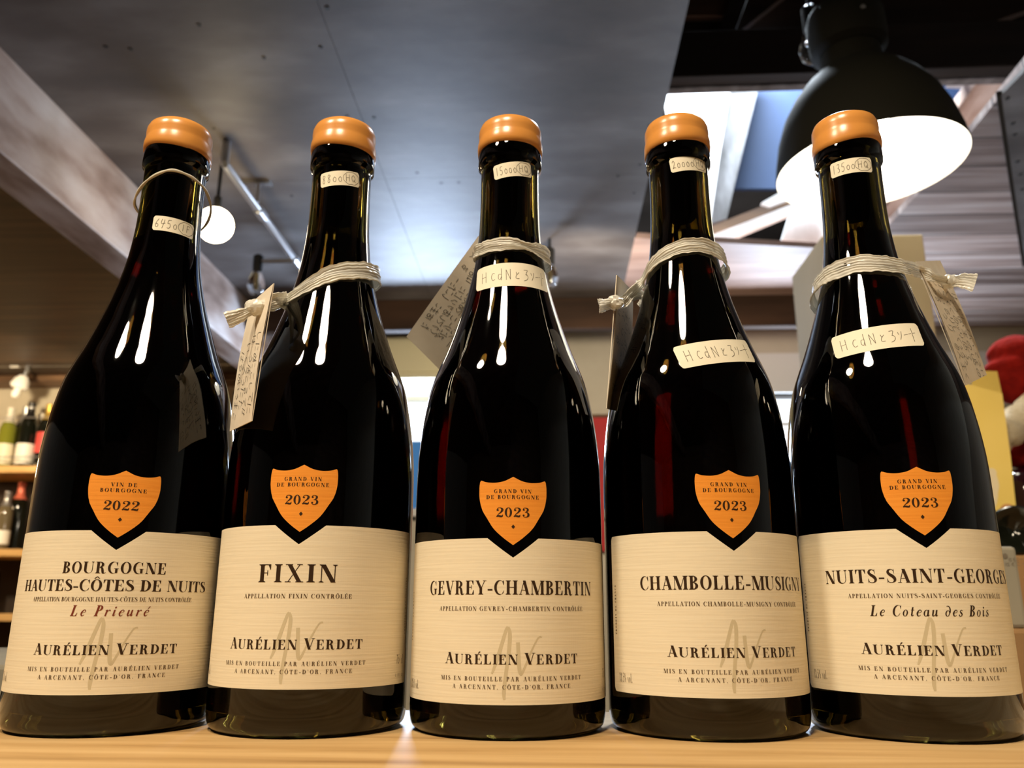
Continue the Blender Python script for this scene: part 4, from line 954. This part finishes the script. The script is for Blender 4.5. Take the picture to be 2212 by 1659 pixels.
far_bottle(-6, 4.05, zs2, bh(-6, 1072, 4.05, zs2), M['smoke_glass'], M['silver'], M['white_lab'], 'pale amber bottle with white label at the left end of the middle rack shelf', (.03, .10), group=g_)
far_bottle(29, 4.02, zs2, bh(27, 1063, 4.02, zs2), M['smoke_glass'], M['silver'], M['white_lab'], 'smoky bottle with glass stopper and white label on the middle rack shelf', (.03, .10), group=g_)
far_bottle(56, 4.13, zs2, bh(59, 1043, 4.13, zs2), M['dark_glass'], M['rose_foil'], None, 'sparkling wine bottle with long rose foil neck on the middle rack shelf', capz=.22, group=g_)
far_bottle(-12, 4.05, zs3, .30, M['dark_glass'], M['black_foil'], None, 'dark bottle at the left end of the lower rack shelf', group=g_)
far_bottle(24, 4.05, zs3, .27, M['dark_glass'], M['black_foil'], None, 'dark bottle catching small highlights on the lower rack shelf', group=g_)
far_bottle(8, 4.05, zs3-.42, .33, M['smoke_glass'], M['gold_foil'], None, 'brown bottle on the lowest rack shelf, left of the first label', group=g_)
# pale grey crate near the counter at the far left
c = at(-20, 1550, .62)
# rail with spotlight
rl = at(0, 789, 3.9)
rr = thing('light_rail', (-2.6, 3.9, rl.z), 'silver lighting rail running across the upper left under the beam', 'rail')
MB().tube([(-3.3, 3.9, rl.z), (-1.35, 3.9, rl.z)], .010, 12).build('rail', M['metal'], rr, smooth=True)
sp = at(32, 789, 3.9)
MB().tube([(sp.x-.02, 3.9, rl.z), (sp.x+.025, 3.9, rl.z)], .0135, 12).build('coupling', M['white_paint'], rr, smooth=True)
for x in (-3.1, -1.5):
    MB().tube([(x, 3.9, rl.z), (x, 3.9, Zc)], .006, 8).build('hanger', M['metal'], rr, smooth=True)
sh = at(46, 826, 3.9)
st = thing('spotlight', sh, 'small cream spotlight hanging from the silver rail at the upper left', 'lamp')
MB().tube([sh+Vector((.012, 0, .095)), sh+Vector((.022, 0, .062)), sh+Vector((.008, 0, .03))], .010, 10).build('arm', M['metal'], st, smooth=True)
MB().lathe([(.0001, -.035), (.035, -.034), (.044, -.02), (.036, .012), (.020, .034), (.0001, .036)], sh, 28, axis=(.25, .1, 1)).build('shade', M['white_enamel'], st, smooth=True)
MB().lathe([(.0001, -.085), (.014, -.080), (.020, -.066), (.018, -.045), (.014, -.03)], sh, 20, axis=(.25, .1, 1)).build('bulb', M['white_enamel'], st, smooth=True)

# ------------------------------------------------------------------ back wall fittings
ac0, ac1 = at(868, 716, 3.30), at(950, 822, 3.30)
M['ac_cream'] = mat('cream_plastic', rgb(226, 216, 176), 0.35)
ac = thing('air_conditioner', (-.52, 3.38, T+1.0), 'cream wall box unit above the bright window, left of the middle bottle', 'air conditioner')
o = MB().box((-.90, 3.27, ac1.z+.025), (-.12, 3.449, ac0.z-.03)).build('housing', M['ac_cream'], ac); bevel(o, .012, 3)
o = MB().box((-.89, 3.262, ac1.z), (-.13, 3.42, ac1.z+.026)).build('air_flap', M['ac_cream'], ac); bevel(o, .005)
MB().box((-.88, 3.275, ac1.z-.006), (-.14, 3.40, ac1.z)).build('air_slot', M['dark_frame'], ac)
# red banner hung on the wall
b0, b1 = at(1262, 898, 3.42), at(1330, 1110, 3.42)
bn = thing('banner', ((b0.x+b1.x)/2, 3.43, b1.z), 'plain red banner on the back wall between the middle and fourth bottle', 'banner')
M['red_cloth'] = textured('red_banner_cloth', [(0.3, rgb(176, 38, 40)), (0.7, rgb(192, 48, 48))], (1, 1, 1), 8, 3, 0.7)
MB().box((b0.x, 3.425, b1.z-.15), (b1.x+.02, 3.435, b0.z-.006)).build('cloth', M['red_cloth'], bn)
MB().tube([(b0.x-.01, 3.425, b0.z), (b1.x+.03, 3.425, b0.z)], .007, 10).build('rod', M['brown_boards'], bn, smooth=True)

# ------------------------------------------------------------------ things piled at the right, behind the rightmost bottle
zt_ = T-.10
sd = thing('side_table', (.9, 1.2, 0), 'low brown side table carrying cartons behind the rightmost bottle', 'table')
o = MB().box((.30, .50, zt_-.03), (1.5, 1.95, zt_)).build('table_top', M['brown_boards'], sd); bevel(o, .003)
for x in (.36, 1.44):
    for y in (.56, 1.89): MB().box((x-.03, y-.03, 0), (x+.03, y+.03, zt_-.03)).build('leg', M['brown_boards'], sd)
M['carton'] = textured('brown_cardboard', [(0.3, rgb(136, 104, 70)), (0.7, rgb(156, 122, 84))], (1, 1, 1), 12, 4, 0.85, 0.1)
M['cream_carton'] = textured('cream_cardboard', [(0.3, rgb(176, 162, 132)), (0.7, rgb(190, 176, 148))], (1, 1, 1), 5, 4, 0.75, 0.2)
M['grey_card'] = textured('grey_white_card', [(0.3, rgb(138, 132, 118)), (0.7, rgb(152, 146, 130))], (1, 1, 1), 7, 3, 0.7, 0.2)
M['tape_clear'] = mat('packing_tape', rgb(222, 214, 196), 0.25)
def carton(name, x0, x1, y0, y1, z0, z1, mt, label, tape_=True, flap=False):
    t = thing(name, ((x0+x1)/2, (y0+y1)/2, z0), label, 'box', 'stacked shipping cartons' if name == 'shipping_carton' else ('brown cardboard boxes' if name == 'cardboard_box' else None))
    o = MB().box((x0, y0, z0), (x1, y1, z1)).build('carton_body', mt, t); bevel(o, .003)
    xm = (x0+x1)/2
    if tape_: MB().box((xm-.025, y0-.0008, z1-.06), (xm+.025, y0+.001, z1+.001)).box((xm-.025, y0, z1), (xm+.025, y1, z1+.0008)).build('packing_tape', M['tape_clear'], t)
    return t
# front low brown carton, grey white box on it
zg0, zg1 = at(2180, 1357, .74).z, at(2180, 1181, .74).z
xl, xr = at(2120, 1250, .74).x, at(2200, 1260, .74).x
carton('cardboard_box', xl-.12, xl+.34, .70, .95, zt_, zg0, M['carton'], 'low brown cardboard box under the grey white box at the right edge')
t = carton('gift_box', xl-.03, xr, .735, .80, zg0, zg1, M['grey_card'], 'narrow grey white card box right beside the rightmost label', False)
pr = MB(); pr.keepn = True
def flat_ink(mb, polys, o, ux, uz, mi=0):
    for q in polys: mb.add([Vector(o)+Vector(ux)*x+Vector(uz)*z for x, z in q], [tuple(range(len(q)))], mi)
q0 = at(2163, 1197, .7345); flat_ink(pr, dot(.003, -.0015, .0022), q0, (1, 0, 0), (0, 0, 1))
for (px, py, w_) in ((2180, 1212, .012), (2172, 1222, .018)):
    q0 = at(px, py, .7345); flat_ink(pr, pen_word([3, 7, 10, 13], 0, 0, w_/4, .003, .0005), q0, (1, 0, 0), (0, 0, 1))
pr.build('faint_print', M['pencil'], t)
# brown carton behind on the right, with bottles lying on it
zk = at(2205, 1192, .90).z
xk = at(2150, 1200, .90).x
carton('cardboard_box', xk-.06, xk+.36, .955, 1.22, zt_, zk, M['carton'], 'brown cardboard box behind the grey white box, carrying the lying bottles')
def lying_bottle(c, axis, r, label, lab, glass, caps=None):
    t = thing('lying_bottle', c, label, 'bottle', 'bottles lying on the cardboard box')
    k = r/.0375; ax = Vector(axis).normalized()
    pf = [(.0001, .022), (.014, .018), (.024, .006), (.030, .0015), (.034, 0), (.037, .004), (.0375, .02), (.0375, .185), (.035, .205), (.026, .228), (.017, .245), (.0145, .262), (.0142, .30)]
    MB().lathe([(a*k, z*k) for a, z in pf], c, 40, axis=ax, cap1=True).build('glass_body', glass, t, smooth=True, sharp=50)
    if lab: MB().lathe([(.0378*k, .06*k), (.0378*k, .16*k)], c, 40, axis=ax).build('label', lab, t, smooth=True)
    MB().lathe([(.0150*k, .25*k), (.0155*k, .302*k), (.0001, .304*k)], c, 20, axis=ax).build('capsule', caps or M['black_foil'], t, smooth=True)
    return t
c = at(2200, 1160, .965); c.z = zk+.0285
lying_bottle(c, (.30, 1, 0), .028, 'glossy black bottle lying with its hollow base towards the viewer at the right edge', None, M['dark_glass'])
# tall cream carton stack behind the rightmost bottle
Yc = 1.46
ztop = at(1960, 498, Yc).z
cx0, cx1 = at(1780, 560, Yc).x, at(1972, 520, Yc).x
ztop = at(1779, 509, Yc).z; far = atz(1714, 598, ztop); hh = (ztop-zt_)/3
lab3 = ['cream shipping carton at the bottom of the stack behind the rightmost bottle', 'cream shipping carton in the middle of the stack behind the rightmost bottle', 'cream shipping carton on top of the tall stack behind the rightmost bottle']
for k in range(3):
    carton('shipping_carton', cx0, cx1+.02, Yc, far.y, zt_+k*hh, zt_+(k+1)*hh, M['cream_carton'], lab3[k])
# yellow paper box and what stands around it, on a carton further back
YY = 1.02
zy0 = at(2190, 1118, YY).z
carton('cardboard_box', cx1+.045, cx1+.55, 1.24, 1.62, zt_, zy0-.001, M['carton'], 'large brown cardboard box behind, under the yellow box')
YY = 1.26
zy0 = at(2190, 1118, YY).z
M['yellow'] = textured('yellow_card', [(0.3, rgb(232, 202, 104)), (0.7, rgb(240, 212, 120))], (1, 1, 1), 9, 3, 0.6, 0.25)
def slab(px_pts, Y, th): return [at(x, y, Y) for x, y in px_pts]
yb_ = thing('yellow_box', at(2110, 1118, YY), 'yellow card box with a pale printed shape, beside the rightmost bottle', 'box')
P = slab([(2040, 1118), (2197, 1118), (2183, 985), (2165, 850), (2040, 815)], YY, .0)
P[0].z = P[1].z = zy0-.0005
MB().prism(P, (0, .09, 0)).build('box_body', M['yellow'], yb_)
MB().prism(slab([(2100, 800), (2154, 802), (2164, 850), (2100, 838)], YY+.088, 0), (0, .002, 0)).build('lid_flap', M['yellow'], yb_)
pb = MB(); pb.keepn = True
M['pale_print'] = mat('pale_print', rgb(228, 212, 176), 0.6); M['tan_print'] = mat('tan_print', rgb(206, 150, 92), 0.6)
pb.add([at(2140+16*math.cos(a)+(3 if math.sin(a) < 0 else 0), 1062+44*math.sin(a), YY-.0006) for a in [k*math.pi/12 for k in range(24)]], [tuple(range(24))], 0)
pb.add([at(2141+12*math.cos(a), 1022+11*math.sin(a), YY-.0007) for a in [k*math.pi/8 for k in range(16)]], [tuple(range(16))], 0)
pb.add([at(2176+15*math.cos(a), 1098+10*math.sin(a), YY-.0006) for a in [k*math.pi/8 for k in range(16)]], [tuple(range(16))], 1)
pb.build('printed_shape', [M['pale_print'], M['tan_print']], yb_)
# bottle with cream label lying in front of the yellow box
c = at(2045, 1112, 1.19); c.z = zk+.0335
lying_bottle(c, (1, .02, 0), .033, 'dark bottle with cream label lying sideways in front of the yellow box', M['white_lab'], M['dark_glass'])
# red fuzzy hat on a dark bottle
M['fleece'] = textured('red_fleece', [(0.3, rgb(104, 16, 13)), (0.7, rgb(140, 26, 20))], (1, 1, 1), 45, 6, 0.95, 0.1, 0.6)
M['white_fleece'] = textured('white_fleece', [(0.3, rgb(206, 194, 170)), (0.7, rgb(228, 218, 198))], (1, 1, 1), 50, 6, 0.95, 0.1, 0.6)
M['purple_glass'] = mat('dark_purple_glass', rgb(44, 12, 26), 0.08, 0, 0.6)
YH = 1.40
hb_ = at(2225, 1118, YH); hb_.z = zy0-.001
kx = thing('wrapped_bottle', hb_, 'dark purple bottle standing under the red fleece hat at the right edge', 'bottle')
hz = at(2215, 975, YH).z-.030-hb_.z
MB().lathe([(.0001, 0), (.042, 0), (.046, .006), (.046, hz*.62), (.040, hz*.84), (.026, hz*.95), (.018, hz-.001), (.0001, hz-.001)], hb_, 40).build('glass_body', M['purple_glass'], kx, smooth=True, sharp=50)
hc = at(2203, 800, YH)
ht = thing('fleece_hat', at(2203, 960, YH), 'red fleece hat with white trim at the right edge above the yellow box', 'hat')
folds = [Vector((-.8, -.4, .1)).normalized(), Vector((-.6, -.7, -.4)).normalized(), Vector((.2, -.6, .8)).normalized(), Vector((-.2, -.9, .2)).normalized()]
def fold(d):
    k = 1+.05*math.sin(3*d.z+2*d.x)+.02*math.sin(7*d.x-4*d.z)
    w = d.z+.30*d.x+.08*math.sin(3*d.x)
    k -= .13*math.exp(-((w-.08)/.13)**2)+.08*math.exp(-((w+.45)/.12)**2)
    return k
MB().sphere(hc, .062, 56, sx=.95, sy=.9, sz=.95, fn=fold).build('crown', M['fleece'], ht, smooth=True, sharp=180)
pa, pb2 = at(2140, 955, YH-.035), at(2240, 878, YH-.035)
MB().tube(cr_path([pa, pa.lerp(pb2, .3)+Vector((0, -.012, 0)), pa.lerp(pb2, .7)+Vector((0, -.012, 0)), pb2], 6), [.024+.005*abs(math.sin(k*.8)) for k in range(19)], 16).build('trim', M['white_fleece'], ht, smooth=True, sharp=180)
MB().sphere(at(2215, 975, YH), .036, 40, sz=.8, fn=lambda d: 1+.05*math.sin(4*d.x+3*d.z)).build('brim', M['fleece'], ht, smooth=True, sharp=180)
# pale grey crate standing behind the counter at the far left
pc = at(-6, 1540, .62)
cr_ = thing('grey_crate', (pc.x-.16, .72, T-.3), 'pale grey crate just behind the counter at the bottom left edge', 'crate')
ztc = at(5, 1442, .60).z
o = MB().box((pc.x-.30, .60, T-.45), (at(16, 1500, .60).x, .84, ztc)).build('crate_body', M['grey_card'], cr_); bevel(o, .004)
o = MB().box((pc.x-.305, .595, ztc-.02), (at(18, 1500, .6).x, .845, ztc+.002)).build('rim', M['grey_card'], cr_); bevel(o, .003)
st_ = thing('stool', (pc.x-.13, .72, 0), 'low wooden stool carrying the pale grey crate at the bottom left', 'stool')
MB().box((pc.x-.32, .58, T-.49), (pc.x+.02, .86, T-.45)).build('seat', M['brown_boards'], st_)
for sx in (pc.x-.29, pc.x-.01):
    for sy in (.61, .83): MB().box((sx-.02, sy-.02, 0), (sx+.02, sy+.02, T-.49)).build('leg', M['brown_boards'], st_)
